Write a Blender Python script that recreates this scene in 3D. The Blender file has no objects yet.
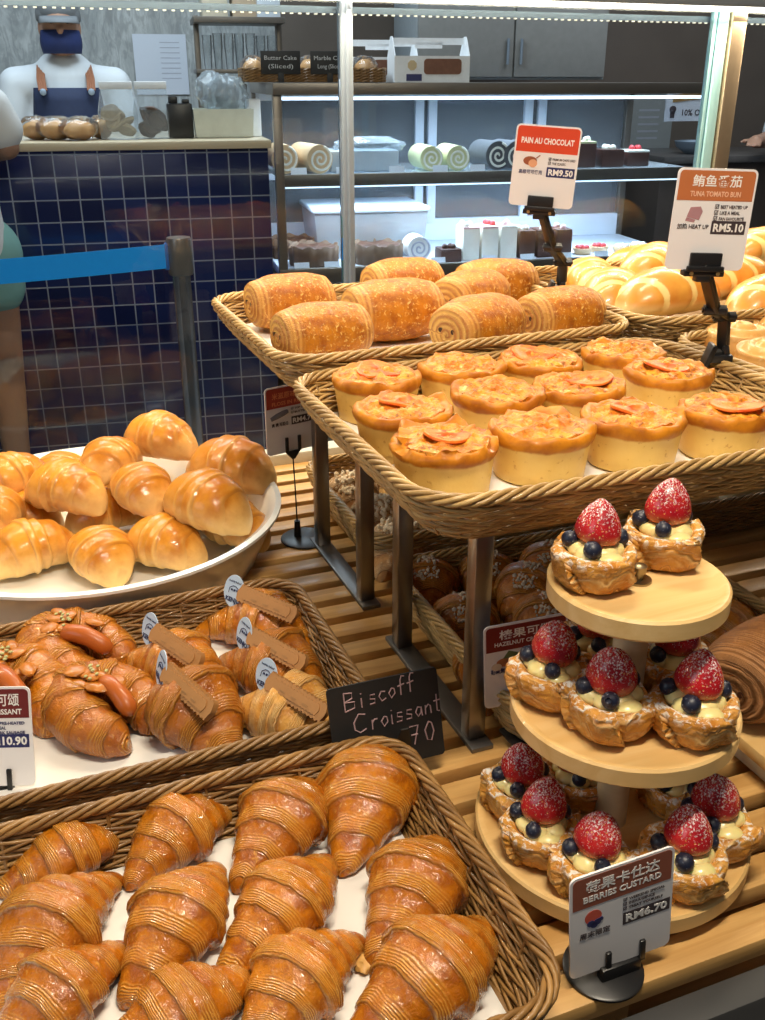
# Bakery display counter, built object by object.
# World axes: X runs along the display counter, Y away across it, Z up (metres).
import bpy, bmesh, math, random
import numpy as np
from mathutils import Vector, Matrix, Euler, noise

SC = bpy.context.scene
COL = SC.collection
PI = math.pi
def R(d): return math.radians(d)

# ------------------------------------------------------------------ materials
MATS = {}
class NT:
    """small wrapper to write node trees briefly"""
    def __init__(s, name):
        s.m = bpy.data.materials.new(name); s.m.use_nodes = True
        s.t = s.m.node_tree; s.n = s.t.nodes; s.l = s.t.links
        s.b = s.n['Principled BSDF']; s.out = s.n['Material Output']
    def new(s, typ, **kw):
        n = s.n.new(typ)
        for k, v in kw.items(): setattr(n, k, v)
        return n
    def put(s, sock, v):
        if isinstance(v, bpy.types.NodeSocket): s.l.new(v, sock)
        elif isinstance(v, (tuple, list)) and len(v) == 3 and sock.type == 'RGBA': sock.default_value = (*v, 1)
        else: sock.default_value = v
    def math(s, op, a, b=0.0, c=None, clamp=False):
        n = s.new('ShaderNodeMath', operation=op, use_clamp=clamp)
        s.put(n.inputs[0], a); s.put(n.inputs[1], b)
        if c is not None: s.put(n.inputs[2], c)
        return n.outputs[0]
    def mix(s, f, a, b, typ='MIX'):
        n = s.new('ShaderNodeMix', data_type='RGBA', blend_type=typ)
        s.put(n.inputs[0], f); s.put(n.inputs[6], a); s.put(n.inputs[7], b)
        return n.outputs[2]
    def step(s, x, lo, hi):
        n = s.new('ShaderNodeMapRange', interpolation_type='SMOOTHSTEP')
        s.put(n.inputs['Value'], x); n.inputs['From Min'].default_value = lo; n.inputs['From Max'].default_value = hi
        return n.outputs['Result']
    def noise(s, scale, detail=3, rough=.55, vec=None, dist=0):
        n = s.new('ShaderNodeTexNoise'); n.inputs['Scale'].default_value = scale
        n.inputs['Detail'].default_value = detail; n.inputs['Roughness'].default_value = rough
        n.inputs['Distortion'].default_value = dist
        s.l.new(vec if vec is not None else s.coord(), n.inputs['Vector'])
        return n.outputs['Fac']
    def coord(s):
        if not hasattr(s, '_c'): s._c = s.new('ShaderNodeTexCoord')
        return s._c.outputs['Object']
    def objrand(s):
        return s.new('ShaderNodeObjectInfo').outputs['Random']
    def attr(s, name='pq'):
        a = s.new('ShaderNodeAttribute', attribute_name=name)
        sp = s.new('ShaderNodeSeparateColor'); s.l.new(a.outputs['Color'], sp.inputs[0])
        return sp.outputs
    def bump(s, h, strength=.3, dist=.002):
        n = s.new('ShaderNodeBump'); n.inputs['Strength'].default_value = strength; n.inputs['Distance'].default_value = dist
        s.l.new(h, n.inputs['Height']); s.l.new(n.outputs[0], s.b.inputs['Normal']); s.l.new(n.outputs[0], s.b.inputs['Coat Normal'])
    def set(s, **kw):
        names = dict(color='Base Color', rough='Roughness', metal='Metallic', coat='Coat Weight', coatr='Coat Roughness',
                     spec='Specular IOR Level', sss='Subsurface Weight', trans='Transmission Weight', ior='IOR', emit='Emission Color', estr='Emission Strength', alpha='Alpha', sheen='Sheen Weight')
        for k, v in kw.items(): s.put(s.b.inputs[names[k]], v)
        return s

def plain(name, color, rough=.5, metal=0, var=.12, scale=40, **kw):
    """flat-coloured surface with a slight procedural mottling"""
    if name in MATS: return MATS[name]
    t = NT(name)
    f = t.noise(scale, 3)
    dk = tuple(c * (1 - var) for c in color); lt = tuple(min(1, c * (1 + var)) for c in color)
    t.set(color=t.mix(f, dk, lt), rough=rough, metal=metal, **kw)
    MATS[name] = t.m
    return t.m

def wood(name, light, dark, scale=1.0, rough=.42, axis='X', planks=0.0):
    if name in MATS: return MATS[name]
    t = NT(name)
    mp = t.new('ShaderNodeMapping')
    s = {'X': (3, 40, 40), 'Y': (40, 3, 40), 'Z': (40, 40, 3)}[axis]
    mp.inputs['Scale'].default_value = tuple(k * scale for k in s)
    t.l.new(t.coord(), mp.inputs['Vector'])
    rnd = t.objrand()
    n1 = t.noise(1, 5, .6, mp.outputs[0], 1.2)
    g = t.step(n1, .3, .72)
    n2 = t.noise(9, 2)
    c = t.mix(g, light, dark)
    c = t.mix(t.math('MULTIPLY', n2, .25), c, dark)
    if planks:
        # bamboo laminate strips, each strip a slightly different tone
        sp = t.new('ShaderNodeSeparateXYZ'); t.l.new(t.coord(), sp.inputs[0])
        q = t.math('FLOOR', t.math('MULTIPLY', sp.outputs[1], 1 / planks))
        w = t.new('ShaderNodeTexWhiteNoise', noise_dimensions='1D'); t.l.new(q, w.inputs['W'])
        c = t.mix(t.math('MULTIPLY', w.outputs['Value'], .45), c, dark)
    t.set(color=c, rough=rough, coat=.1)
    t.bump(n1, .12, .001)
    MATS[name] = t.m
    return t.m

def laminated(name, base, deep, line, dark, K=9., lo=.34, rough=.3, coat=.5, flake=.5, pale=None, bump=.5, nscale=45, nuts=None, nlo=.35, nhi=.7, nth=.52):
    """baked laminated dough. attribute pq: r = turn number along the roll, g = height 0..1, b = end-face flag"""
    if name in MATS: return MATS[name]
    t = NT(name)
    q, h, e = t.attr()[:3]
    rnd = t.objrand()
    f = t.math('FRACT', q)
    n1 = t.noise(nscale, 4, .6)
    n2 = t.noise(nscale * 3.2, 4, .65, None, .6)
    nb = t.noise(nscale * .45, 2, .5)
    qw = t.math('ADD', t.math('FLOOR', q), t.math('POWER', f, 1.7))
    lines = t.math('SINE', t.math('MULTIPLY_ADD', qw, K * 2 * PI, t.math('MULTIPLY', n1, 12.)))
    lines = t.math('MULTIPLY', t.math('MULTIPLY_ADD', lines, .5, .5), t.step(t.noise(nscale * .9, 3, .6), .25, .6))
    ends = t.math('MULTIPLY_ADD', t.math('SINE', t.math('MULTIPLY_ADD', q, 2 * PI, t.math('MULTIPLY', n1, 2.))), .5, .5)
    fine = t.math('SINE', t.math('MULTIPLY_ADD', q, K * 2.7 * 2 * PI, t.math('MULTIPLY', nb, 15.)))
    fine = t.math('MULTIPLY_ADD', fine, .5, .5)
    msk = t.math('MULTIPLY', t.step(f, lo, lo + .3), t.step(nb, .25, .5))
    seam = t.step(f, .9, 1.0)
    b1 = t.mix(t.step(n1, .38, .68), base, deep)
    b1 = t.mix(t.math('MULTIPLY', t.step(rnd, 0., 1.), .4), b1, deep)
    c = t.mix(t.math('MULTIPLY', msk, t.math('MULTIPLY_ADD', lines, .80, .04)), b1, line)
    c = t.mix(t.math('MULTIPLY', t.math('MULTIPLY', fine, msk), .45), c, deep)
    c = t.mix(t.math('MULTIPLY', t.step(n2, .64 - .10 * flake, .74 - .10 * flake), flake), c, line)
    c = t.mix(t.math('MULTIPLY', seam, .45), c, dark)
    if pale is not None:      # dough that stays pale low on the sides
        pf = t.step(t.math('MULTIPLY_ADD', n1, .5, h), .95, .3)
        c = t.mix(pf, c, pale)
    endc = t.mix(ends, line, dark)
    c = t.mix(t.math('MULTIPLY', e, .8), c, endc)
    if nuts is not None:
        c = t.mix(t.math('MULTIPLY', t.step(n2, nth, nth + .08), t.step(h, nlo, nhi)), c, nuts)
    t.set(color=c, rough=t.math('MULTIPLY_ADD', n2, .3, rough - .1), coat=coat, coatr=.07, spec=.22)
    t.bump(t.math('ADD', t.math('MULTIPLY', t.math('MULTIPLY', lines, msk), .55), t.math('ADD', t.math('MULTIPLY', n2, .7), t.math('MULTIPLY', n1, .9))), bump, .0045)
    MATS[name] = t.m
    return t.m

def glassy(name, tint=(1, 1, 1), ior=1.45, rough=0.0, refl=(1, 1, 1), haze=0.0):
    """clear sheet: see-through with a Fresnel mirror reflection"""
    if name in MATS: return MATS[name]
    t = NT(name)
    t.n.remove(t.b)
    tr = t.new('ShaderNodeBsdfTransparent'); t.put(tr.inputs[0], tint)
    gl = t.new('ShaderNodeBsdfGlossy'); gl.inputs['Roughness'].default_value = rough; t.put(gl.inputs[0], refl)
    fr = t.new('ShaderNodeFresnel'); fr.inputs['IOR'].default_value = ior
    mx = t.new('ShaderNodeMixShader')
    t.l.new(fr.outputs[0], mx.inputs[0]); t.l.new(tr.outputs[0], mx.inputs[1]); t.l.new(gl.outputs[0], mx.inputs[2])
    last = mx.outputs[0]
    if haze:
        df = t.new('ShaderNodeBsdfDiffuse'); t.put(df.inputs[0], (.8, .85, .9))
        m2 = t.new('ShaderNodeMixShader'); m2.inputs[0].default_value = haze
        t.l.new(last, m2.inputs[1]); t.l.new(df.outputs[0], m2.inputs[2]); last = m2.outputs[0]
    t.l.new(last, t.out.inputs[0])
    MATS[name] = t.m
    return t.m

def lamp_mat(name, color, strength):
    if name in MATS: return MATS[name]
    t = NT(name); t.set(color=color, emit=(*color, 1), estr=strength, rough=.5)
    MATS[name] = t.m
    return t.m

# ------------------------------------------------------------------ mesh builder
class MB:
    def __init__(s): s.v = []; s.f = []; s.a = []; s.has = False
    def add(s, verts, faces, attr=None):
        o = len(s.v)
        s.v.extend([tuple(map(float, p)) for p in verts])
        s.f.extend([tuple(i + o for i in f) for f in faces])
        if attr is not None: s.a.extend([tuple(map(float, p)) for p in attr]); s.has = True
        else: s.a.extend([(0, 0, 0)] * len(verts))
        return s
    def box(s, c, size, rz=0, bev=0.0, rot=None, seg=2):
        bm = bmesh.new(); bmesh.ops.create_cube(bm, size=1)
        for v in bm.verts: v.co = Vector((v.co.x * size[0], v.co.y * size[1], v.co.z * size[2]))
        if bev: bmesh.ops.bevel(bm, geom=bm.edges[:], offset=bev, segments=seg, affect='EDGES', profile=.5)
        M = Matrix.Translation(c) @ (rot.to_matrix().to_4x4() if rot is not None else Matrix.Rotation(rz, 4, 'Z'))
        bm.verts.ensure_lookup_table(); bm.verts.index_update()
        s.add([M @ v.co for v in bm.verts], [[v.index for v in f.verts] for f in bm.faces]); bm.free()
        return s
    def tube(s, pts, r, n=8, closed=False, cap=True, flat=None):
        P = np.array(pts, float); m = len(P)
        rr = np.full(m, r) if np.isscalar(r) else np.array(r, float)
        if closed: T = np.roll(P, -1, 0) - np.roll(P, 1, 0)
        else: T = np.gradient(P, axis=0)
        T /= np.linalg.norm(T, axis=1)[:, None] + 1e-12
        ref = np.array([0, 0, 1.]) if abs(T[0][2]) < .9 else np.array([1., 0, 0])
        U = np.zeros_like(P); u = ref - T[0] * ref.dot(T[0]); u /= np.linalg.norm(u)
        for i in range(m):
            u = u - T[i] * u.dot(T[i]); k = np.linalg.norm(u)
            u = u / k if k > 1e-9 else U[i - 1]
            U[i] = u
        V = np.cross(T, U)
        th = np.arange(n) * 2 * PI / n
        ring = (P[:, None, :] + rr[:, None, None] * (np.cos(th)[None, :, None] * U[:, None, :] + np.sin(th)[None, :, None] * V[:, None, :]))
        verts = ring.reshape(-1, 3); faces = []
        M = m if closed else m - 1
        for i in range(M):
            a = i * n; b = ((i + 1) % m) * n
            for j in range(n):
                k = (j + 1) % n; faces.append((a + j, a + k, b + k, b + j))
        if cap and not closed:
            faces.append(tuple(range(n - 1, -1, -1))); faces.append(tuple((m - 1) * n + j for j in range(n)))
        s.add(verts, faces); return s
    def lathe(s, prof, n=32, c=(0, 0, 0), wob=None, attr=None, closed=True):
        """profile [(r,z)...]; wob(theta,i) -> (dr,dz)"""
        verts = []; faces = []; at = []
        m = len(prof)
        for i, (r, z) in enumerate(prof):
            for j in range(n):
                th = 2 * PI * j / n
                dr, dz = wob(th, i) if wob else (0, 0)
                q = max(r + dr, 0) if r > 0 else 0
                verts.append((c[0] + q * math.cos(th), c[1] + q * math.sin(th), c[2] + z + dz))
                at.append(attr(th, i) if attr else (0, 0, 0))
        for i in range(m - 1):
            for j in range(n):
                k = (j + 1) % n
                faces.append((i * n + j, i * n + k, (i + 1) * n + k, (i + 1) * n + j))
        if closed:
            if prof[0][0] > 0: faces.append(tuple(range(n - 1, -1, -1)))
            if prof[-1][0] > 0: faces.append(tuple((m - 1) * n + j for j in range(n)))
        s.add(verts, faces, at if attr else None); return s
    def ball(s, c, rad, nu=16, nv=10, rot=None, fn=None):
        rad = (rad,) * 3 if np.isscalar(rad) else rad
        verts = []; faces = []
        for i in range(nv + 1):
            ph = PI * i / nv
            for j in range(nu):
                th = 2 * PI * j / nu
                p = Vector((math.sin(ph) * math.cos(th), math.sin(ph) * math.sin(th), -math.cos(ph)))
                k = fn(p) if fn else 1
                p = Vector((p.x * rad[0] * k, p.y * rad[1] * k, p.z * rad[2] * k))
                if rot is not None: p = rot @ p
                verts.append((p.x + c[0], p.y + c[1], p.z + c[2]))
        for i in range(nv):
            for j in range(nu):
                k = (j + 1) % nu
                faces.append((i * nu + j, i * nu + k, (i + 1) * nu + k, (i + 1) * nu + j))
        s.add(verts, faces); return s
    def prism(s, poly, y0, y1, M=None):
        """polygon in local x,z extruded along y"""
        n = len(poly)
        v = [(x, y0, z) for x, z in poly] + [(x, y1, z) for x, z in poly]
        f = [tuple(range(n)), tuple(range(2 * n - 1, n - 1, -1))]
        f += [(i, i + n, (i + 1) % n + n, (i + 1) % n) for i in range(n)]
        if M is not None: v = [M @ Vector(p) for p in v]
        s.add(v, f); return s
    def mesh(s, name, mat, smooth=True, angle=None, weld=True):
        me = bpy.data.meshes.new(name); me.from_pydata(s.v, [], s.f)
        if s.has:
            a = me.attributes.new('pq', 'FLOAT_COLOR', 'POINT')
            arr = np.ones((len(s.v), 4), np.float32); arr[:, :3] = np.array(s.a, np.float32)
            a.data.foreach_set('color', arr.ravel())
        if weld:
            bm = bmesh.new(); bm.from_mesh(me)
            bmesh.ops.remove_doubles(bm, verts=bm.verts[:], dist=1e-6)
            bmesh.ops.recalc_face_normals(bm, faces=bm.faces[:])
            bm.to_mesh(me); bm.free()
        if smooth:
            me.polygons.foreach_set('use_smooth', [True] * len(me.polygons))
            if angle is not None: me.set_sharp_from_angle(angle=R(angle))
        me.update()
        if mat: me.materials.append(mat)
        return me
    def obj(s, name, mat, parent=None, loc=(0, 0, 0), rz=0, smooth=True, angle=40, weld=True):
        return link(name, s.mesh(name, mat, smooth, angle, weld), parent, loc, rz)

def link(name, me, parent=None, loc=(0, 0, 0), rz=0, scale=1):
    o = bpy.data.objects.new(name, me); COL.objects.link(o)
    o.location = loc
    o.rotation_euler = (0, 0, rz) if np.isscalar(rz) else rz
    o.scale = (scale,) * 3 if np.isscalar(scale) else scale
    if parent: o.parent = parent
    return o

def tag(o, label, cat, group=None, kind=None):
    o['label'] = label; o['category'] = cat
    if group: o['group'] = group
    if kind: o['kind'] = kind
    return o
def struct(o): o['kind'] = 'structure'; return o
def thing(name, label, cat, loc=(0, 0, 0), rz=0, group=None):
    return tag(link(name, None, None, loc, rz), label, cat, group)
def dup(o, parent=None):
    c = o.copy(); COL.objects.link(c)
    if parent: c.parent = parent
    for ch in list(o.children): dup(ch, c)
    return c
USED = set()
def place(proto, loc, rz, label, group=None, scale=1):
    """first call moves the source itself, later calls copy it with its parts"""
    if proto.name in USED: o = dup(proto)
    else: o = proto; USED.add(proto.name)
    o.location = loc; o.rotation_euler = (0, 0, rz) if np.isscalar(rz) else rz
    o.scale = (scale,) * 3 if np.isscalar(scale) else scale
    o['label'] = label
    if group: o['group'] = group
    return o

def fbm(x, y, z, o=3):
    return noise.fractal(Vector((x, y, z)), 1.0, 2.0, o)

# ------------------------------------------------------------------ lettering
def text_mesh(body, size, bold=0.0, width=None, shear=0.0):
    cu = bpy.data.curves.new('lettering', 'FONT'); cu.body = body; cu.size = size
    cu.align_x = 'LEFT'; cu.offset = bold * size; cu.resolution_u = 2; cu.extrude = .00012; cu.shear = shear
    o = bpy.data.objects.new('lettering', cu); COL.objects.link(o)
    bpy.context.view_layer.update()
    dg = bpy.context.evaluated_depsgraph_get()
    me = bpy.data.meshes.new_from_object(o.evaluated_get(dg))
    bpy.data.objects.remove(o); bpy.data.curves.remove(cu)
    xs = [v.co.x for v in me.vertices]; ys = [v.co.y for v in me.vertices]
    x0, x1, y0 = min(xs), max(xs), min(ys)
    k = width / (x1 - x0) if width else 1
    for v in me.vertices: v.co = Vector(((v.co.x - x0) * k, -v.co.z, v.co.y))
    return me, (x1 - x0) * k, max(ys)
def lettering(parent, name, body, x, z, size, mat, bold=0.0, width=None, y=-.0012, align='L', shear=0.0, rot=0.0):
    me, w, h = text_mesh(body, size, bold, width, shear)
    me.materials.clear(); me.materials.append(mat)
    if align == 'C': x -= w / 2
    if align == 'R': x -= w
    o = link(name, me, parent, (x, y, z))
    if rot: o.rotation_euler = (0, rot, 0)
    return o
def rrect(w, h, r, n=5, x0=0, z0=0):
    p = []
    for cx, cz, a in ((w - r, h - r, 0), (r, h - r, 90), (r, r, 180), (w - r, r, 270)):
        for i in range(n + 1):
            t = R(a + 90 * i / n); p.append((x0 + cx + r * math.cos(t), z0 + cz + r * math.sin(t)))
    return p

# ------------------------------------------------------------------ pastry materials
M_CRO = laminated('croissant_crust', (.57, .185, .007), (.31, .075, .003), (.82, .44, .085), (.11, .024, .003), rough=.23, coat=.9, bump=.5, K=9)
M_CRO_D = laminated('dark_glazed_crust', (.46, .145, .008), (.23, .056, .003), (.70, .34, .06), (.08, .019, .003), rough=.28, coat=.6, bump=.75)
M_CRO_P = laminated('pale_crust', (.66, .33, .07), (.44, .17, .025), (.88, .64, .30), (.25, .08, .015), rough=.35, coat=.35, bump=.7)
M_SAUS = laminated('sausage_croissant_crust', (.54, .175, .008), (.30, .074, .003), (.74, .37, .06), (.11, .025, .003), K=8, rough=.28, coat=.6, bump=.75)
M_ALM = laminated('almond_crust', (.56, .30, .11), (.33, .15, .05), (.78, .6, .36), (.25, .1, .03), rough=.55, coat=.05, nuts=(.74, .56, .34))
M_ROLL = laminated('soft_roll_crust', (.66, .27, .022), (.42, .125, .008), (.80, .48, .13), (.36, .12, .016), K=1.5, lo=.7, rough=.32, coat=.35, flake=.1, pale=(.84, .57, .22), bump=.2, nscale=22)
M_PAIN = laminated('pain_crust', (.64, .225, .012), (.38, .095, .005), (.88, .56, .16), (.46, .19, .06), K=4, lo=2, rough=.36, coat=.15, flake=.9, bump=.7, nscale=60)
M_DAN = laminated('danish_crust', (.72, .36, .065), (.50, .18, .022), (.90, .62, .27), (.34, .10, .015), K=2.2, lo=.25, rough=.28, coat=.45, flake=.5, bump=.75, nuts=(.84, .78, .70), nlo=.72, nhi=1.02, nth=.50)
M_CHOC = laminated('cocoa_roll_crust', (.40, .17, .05), (.22, .085, .025), (.56, .28, .12), (.05, .018, .006), K=2, lo=.1, rough=.5, coat=.1)

# ------------------------------------------------------------------ rolled dough
def roll_mesh(name, mat, L=.15, Rm=.033, n=3.2, curve=.0, seed=1, ns=120, nt=40, flat=.86, step=.15, rough=.05, prof=None, skew=.18, off=0., tipz=0., rugged=1.0):
    rnd = random.Random(seed)
    A, B = prof or ([0, .10, .26, .44, .62, .78, .90, .97, 1], [1, .98, .88, .70, .52, .37, .25, .14, 0])
    s = np.sin(np.linspace(-1, 1, ns) * PI / 2 * .985) / math.sin(PI / 2 * .985)
    s = .55 * s + .45 * np.linspace(-1, 1, ns)
    a = np.abs(s)
    env = np.interp(a, A, B)
    ker = np.array([.25, .5, .25])
    for _ in range(3): env[1:-1] = np.convolve(env, ker, 'same')[1:-1]
    env[0] = env[-1] = 0
    mb = MB(); V = []; AT = []; F = []
    j1, j2 = rnd.uniform(.9, 1.1), rnd.uniform(.9, 1.1)
    hmax = 2 * Rm * flat
    for i in range(ns):
        x = s[i] * L / 2
        yc = curve * L * s[i] ** 2
        tx, ty = 1.0, 2 * curve * 2 * s[i]
        k = math.hypot(tx, ty); tx /= k; ty /= k
        nx, ny = -ty, tx
        e = env[i] * (j1 if s[i] > 0 else j2)
        base = Rm * env[i] * flat * .86
        for j in range(nt):
            th = 2 * PI * j / nt
            ct, st = math.cos(th), math.sin(th)
            q = n * abs(s[i] + off) * (1 + .10 * math.sin(3 * seed + 2.3 * s[i])) + skew * ct * (1 if s[i] > 0 else -1) + .10 * fbm(s[i] * 3 + seed, ct, st, 2)
            q = max(q, 0) + .45
            f = q - math.floor(q)
            drop = 1 if f < .93 else 1 - (f - .93) / .07
            ridge = step * (f ** 1.4) * drop - step * .4
            nz = fbm(s[i] * 5 + seed * 3.1, ct * 1.6, st * 1.6 + seed, 3) * rough
            wob = .007 * math.sin((math.floor(q) + f ** 1.7) * 2 * PI * 6 + 3 * fbm(s[i] * 4, ct * 2, st * 2 + seed, 2)) * (.5 + fbm(s[i] * 3 + 9, ct, st + seed, 2)) * rugged
            r = Rm * e * (1 + ridge + nz + wob)
            px = x + nx * r * ct * 1.12; py = yc + ny * r * ct * 1.12
            z = base + r * st * flat
            if z < .002: z = .002 * math.exp((z - .002) * 120)
            z += tipz * max(0, a[i] - .75) * 4 * 0.01
            V.append((px, py, z)); AT.append((q, min(1, max(0, z / hmax)), 0))
    for i in range(ns - 1):
        for j in range(nt):
            k = (j + 1) % nt
            F.append((i * nt + j, i * nt + k, (i + 1) * nt + k, (i + 1) * nt + j))
    mb.add(V, F, AT)
    return mb.mesh(name, mat, weld=True)

def make_croissant(seed, L=.15, Rm=.034, curve=.06, n=3.1, mat=None, cat='croissant', name='croissant', **kw):
    o = link(name, roll_mesh(name, mat or M_CRO, L, Rm, n, curve, seed, **kw))
    o['category'] = cat
    return o
ROLL_PROF = ([0, .2, .45, .65, .82, .93, 1], [1, .985, .90, .75, .55, .36, 0])

# horseshoe roll used for the sausage croissants
def horseshoe_mesh(name, mat, seed, W=.062, Rm=.030, n=4.2, ns=110, nt=32):
    mb = MB(); V = []; AT = []; F = []
    for i in range(ns):
        s = -1 + 2 * i / (ns - 1); a = abs(s)
        ang = s * R(152)
        rad = W * (.46 - .12 * a)
        cx, cy = rad * 1.15 * math.sin(ang), rad * 1.75 * math.cos(ang)
        dx, dy = math.cos(ang), -1.55 * math.sin(ang)
        k = math.hypot(dx, dy) + 1e-9; dx /= k; dy /= k
        nx, ny = -dy, dx
        e = np.interp(a, [0, .3, .6, .85, .96, 1], [1, .97, .82, .62, .42, 0])
        for j in range(nt):
            th = 2 * PI * j / nt; ct, st = math.cos(th), math.sin(th)
            q = n * a + .15 * ct + .12 * fbm(s * 3 + seed, ct, st, 2) + .45; f = q - math.floor(q)
            drop = 1 if f < .92 else 1 - (f - .92) / .08
            r = Rm * e * (1 + .13 * f ** 1.4 * drop - .05 + .07 * fbm(s * 5 + seed, ct * 1.5, st * 1.5, 3) + .02 * math.sin(q * 2 * PI * 7))
            z = Rm * e * .82 + r * st * .95
            if z < .002: z = .002 * math.exp((z - .002) * 120)
            V.append((cx + nx * r * ct, cy + ny * r * ct, z)); AT.append((q, min(1, z / (2 * Rm)), 0))
    for i in range(ns - 1):
        for j in range(nt):
            k = (j + 1) % nt
            F.append((i * nt + j, i * nt + k, (i + 1) * nt + k, (i + 1) * nt + j))
    mb.add(V, F, AT)
    return mb.mesh(name, mat)

def make_sausage_croissant(seed):
    o = link('sausage_croissant', horseshoe_mesh('sausage_croissant', M_SAUS, seed)); o['category'] = 'sausage croissant'
    ms = plain('sausage_skin', (.42, .10, .014), .38, 0, .18, 60, coat=.25, spec=.3)
    mb = MB(); pts = []; rr = []
    for i in range(25):
        t = i / 24; y = -.030 + .070 * t
        pts.append((.004 * math.sin(t * 4 + seed), y, .0325 + .0150 * math.sin(t * PI)))
        d = min(t, 1 - t) * 24 / 4
        rr.append(.0090 * (math.sqrt(max(0, 1 - (1 - min(1, d)) ** 2)) if d < 1 else 1))
    mb.tube(pts, rr, 18); mb.obj('sausage', ms, o)
    mc = plain('melted_cheese', (.44, .14, .010), .4, 0, .4, 160, coat=.2, spec=.3)
    cb = MB()
    for q in range(11):
        rnd = random.Random(seed * 7 + q)
        cb.ball((rnd.uniform(-.016, .016), rnd.uniform(-.002, .046), .0535 + rnd.uniform(-.005, .001)), (rnd.uniform(.005, .011), rnd.uniform(.006, .012), .0026), 14, 8, fn=lambda p: 1 + .2 * fbm(p.x * 2 + q, p.y * 2, p.z * 2))
    cb.obj('cheese', mc, o)
    mh = plain('green_herbs', (.42, .40, .16), .6, 0, .5, 200)
    hb = MB(); rnd = random.Random(seed)
    for q in range(9): hb.ball((rnd.uniform(-.010, .010), .026 + rnd.uniform(-.012, .012), .0575), (.0022, .0018, .0012), 6, 4)
    hb.obj('herbs', mh, o)['kind'] = 'stuff'
    return o

# ------------------------------------------------------------------ pain au chocolat
def make_pain(seed, L=.112, Rm=.0440):
    ns, nt = 44, 48
    V = []; AT = []; F = []
    def sec(th, e):
        ct, st = math.cos(th), math.sin(th)
        k = (abs(ct) ** 2.08 + abs(st) ** 2.08) ** (-1 / 2.08)
        return e * ct * k * 1.08, e * st * k * .90
    zc = Rm * .90
    rings = []
    for i in range(12): rings.append(('L', (i + .0) / 12))
    for i in range(ns): rings.append(('B', -1 + 2 * i / (ns - 1)))
    for i in range(12): rings.append(('R', 1 - (i + 1) / 12))
    for kind, t in rings:
        for j in range(nt):
            th = 2 * PI * j / nt
            if kind == 'B':
                e = Rm * (1 - .19 * abs(t) ** 2.4 + .03 * fbm(t * 2 + seed, math.cos(th) * 1.3, math.sin(th) * 1.3, 3))
                if abs(t) > .72: e *= 1 - .018 * (1 + math.sin(abs(t) * 2 * PI * 11))
                x = t * L / 2; band = 1 if abs(t) > .80 else 0
                y, z = sec(th, e); z += zc
                qv = abs(t) * 9; ee = .55 * max(0, min(1, (abs(t) - .74) / .05))
            else:
                sg = -1 if kind == 'L' else 1
                e = Rm * .79 * t
                spiral = t * 4.2 - sg * th / (2 * PI) + .08 * fbm(math.cos(th) * 2, math.sin(th) * 2, seed, 2)
                dome = .0075 * math.sqrt(max(0, 1 - t * t))
                x = sg * (L / 2 + dome + .0016 * math.cos(2 * PI * spiral) * (1 if t < .95 else 0))
                y, z = sec(th, e); z += zc - .004 * (1 - t)
                qv = spiral; ee = 1
            if z < .002: z = .002 * math.exp((z - .002) * 120)
            V.append((x, y, z)); AT.append((qv, min(1, z / (2 * zc)), ee))
    for i in range(len(rings) - 1):
        for j in range(nt):
            k = (j + 1) % nt
            F.append((i * nt + j, i * nt + k, (i + 1) * nt + k, (i + 1) * nt + j))
    mb = MB(); mb.add(V, F, AT)
    o = link('pain_au_chocolat', mb.mesh('pain_au_chocolat', M_PAIN)); o['category'] = 'pain au chocolat'
    ch = MB()
    for dy in (-.010, .011): ch.tube([(-L / 2 - .0078, dy, zc + .002), (-L / 2 + .01, dy, zc + .002)], .0032, 10)
    ch.obj('chocolate_stick', plain('dark_chocolate', (.055, .02, .01), .4), o)
    return o

# ------------------------------------------------------------------ tomato buns
def tuna_mats():
    t = NT('bun_cup'); q, h, e = t.attr()[:3]
    n1 = t.noise(40, 4); n2 = t.noise(160, 3)
    top = t.step(t.math('MULTIPLY_ADD', n1, .25, h), .72, .95)
    gold = t.mix(t.step(n1, .3, .7), (.64, .235, .014), (.38, .11, .010))
    side = t.mix(n1, (.86, .60, .19), (.78, .48, .11))
    t.set(color=t.mix(t.math('MULTIPLY', t.step(n2, .62, .72), .5), t.mix(top, side, gold), (.45, .16, .03)), rough=.42, coat=.06, spec=.2)
    t.bump(n1, .35, .004)
    f = NT('tomato_bun_filling')
    n1 = f.noise(70, 4, .6); n2 = f.noise(150, 3, .6); n3 = f.noise(45, 3)
    c = f.mix(f.step(n1, .35, .62), (.70, .33, .025), (.58, .16, .010))
    c = f.mix(f.math('MULTIPLY', f.step(n3, .58, .68), .7), c, (.86, .66, .24))
    c = f.mix(f.math('MULTIPLY', f.step(n2, .55, .65), .85), c, (.28, .085, .012))
    n4 = f.noise(330, 2)
    c = f.mix(f.math('MULTIPLY', f.step(n4, .68, .73), .8), c, (.25, .22, .05))
    f.set(color=c, rough=.4, coat=.1, spec=.25); f.bump(n2, .8, .004)
    s = NT('tomato_flesh')
    n1 = s.noise(60, 3); n2 = s.noise(200, 3)
    c = s.mix(s.step(n1, .35, .65), (.74, .085, .012), (.80, .22, .025))
    c = s.mix(s.math('MULTIPLY', s.step(n2, .6, .7), .6), c, (.88, .55, .22))
    s.set(color=c, rough=.42, coat=.08, spec=.25); s.bump(n1, .6, .003)
    return t.m, f.m, s.m
M_CUP, M_FILL, M_TOM = tuna_mats()
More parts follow.
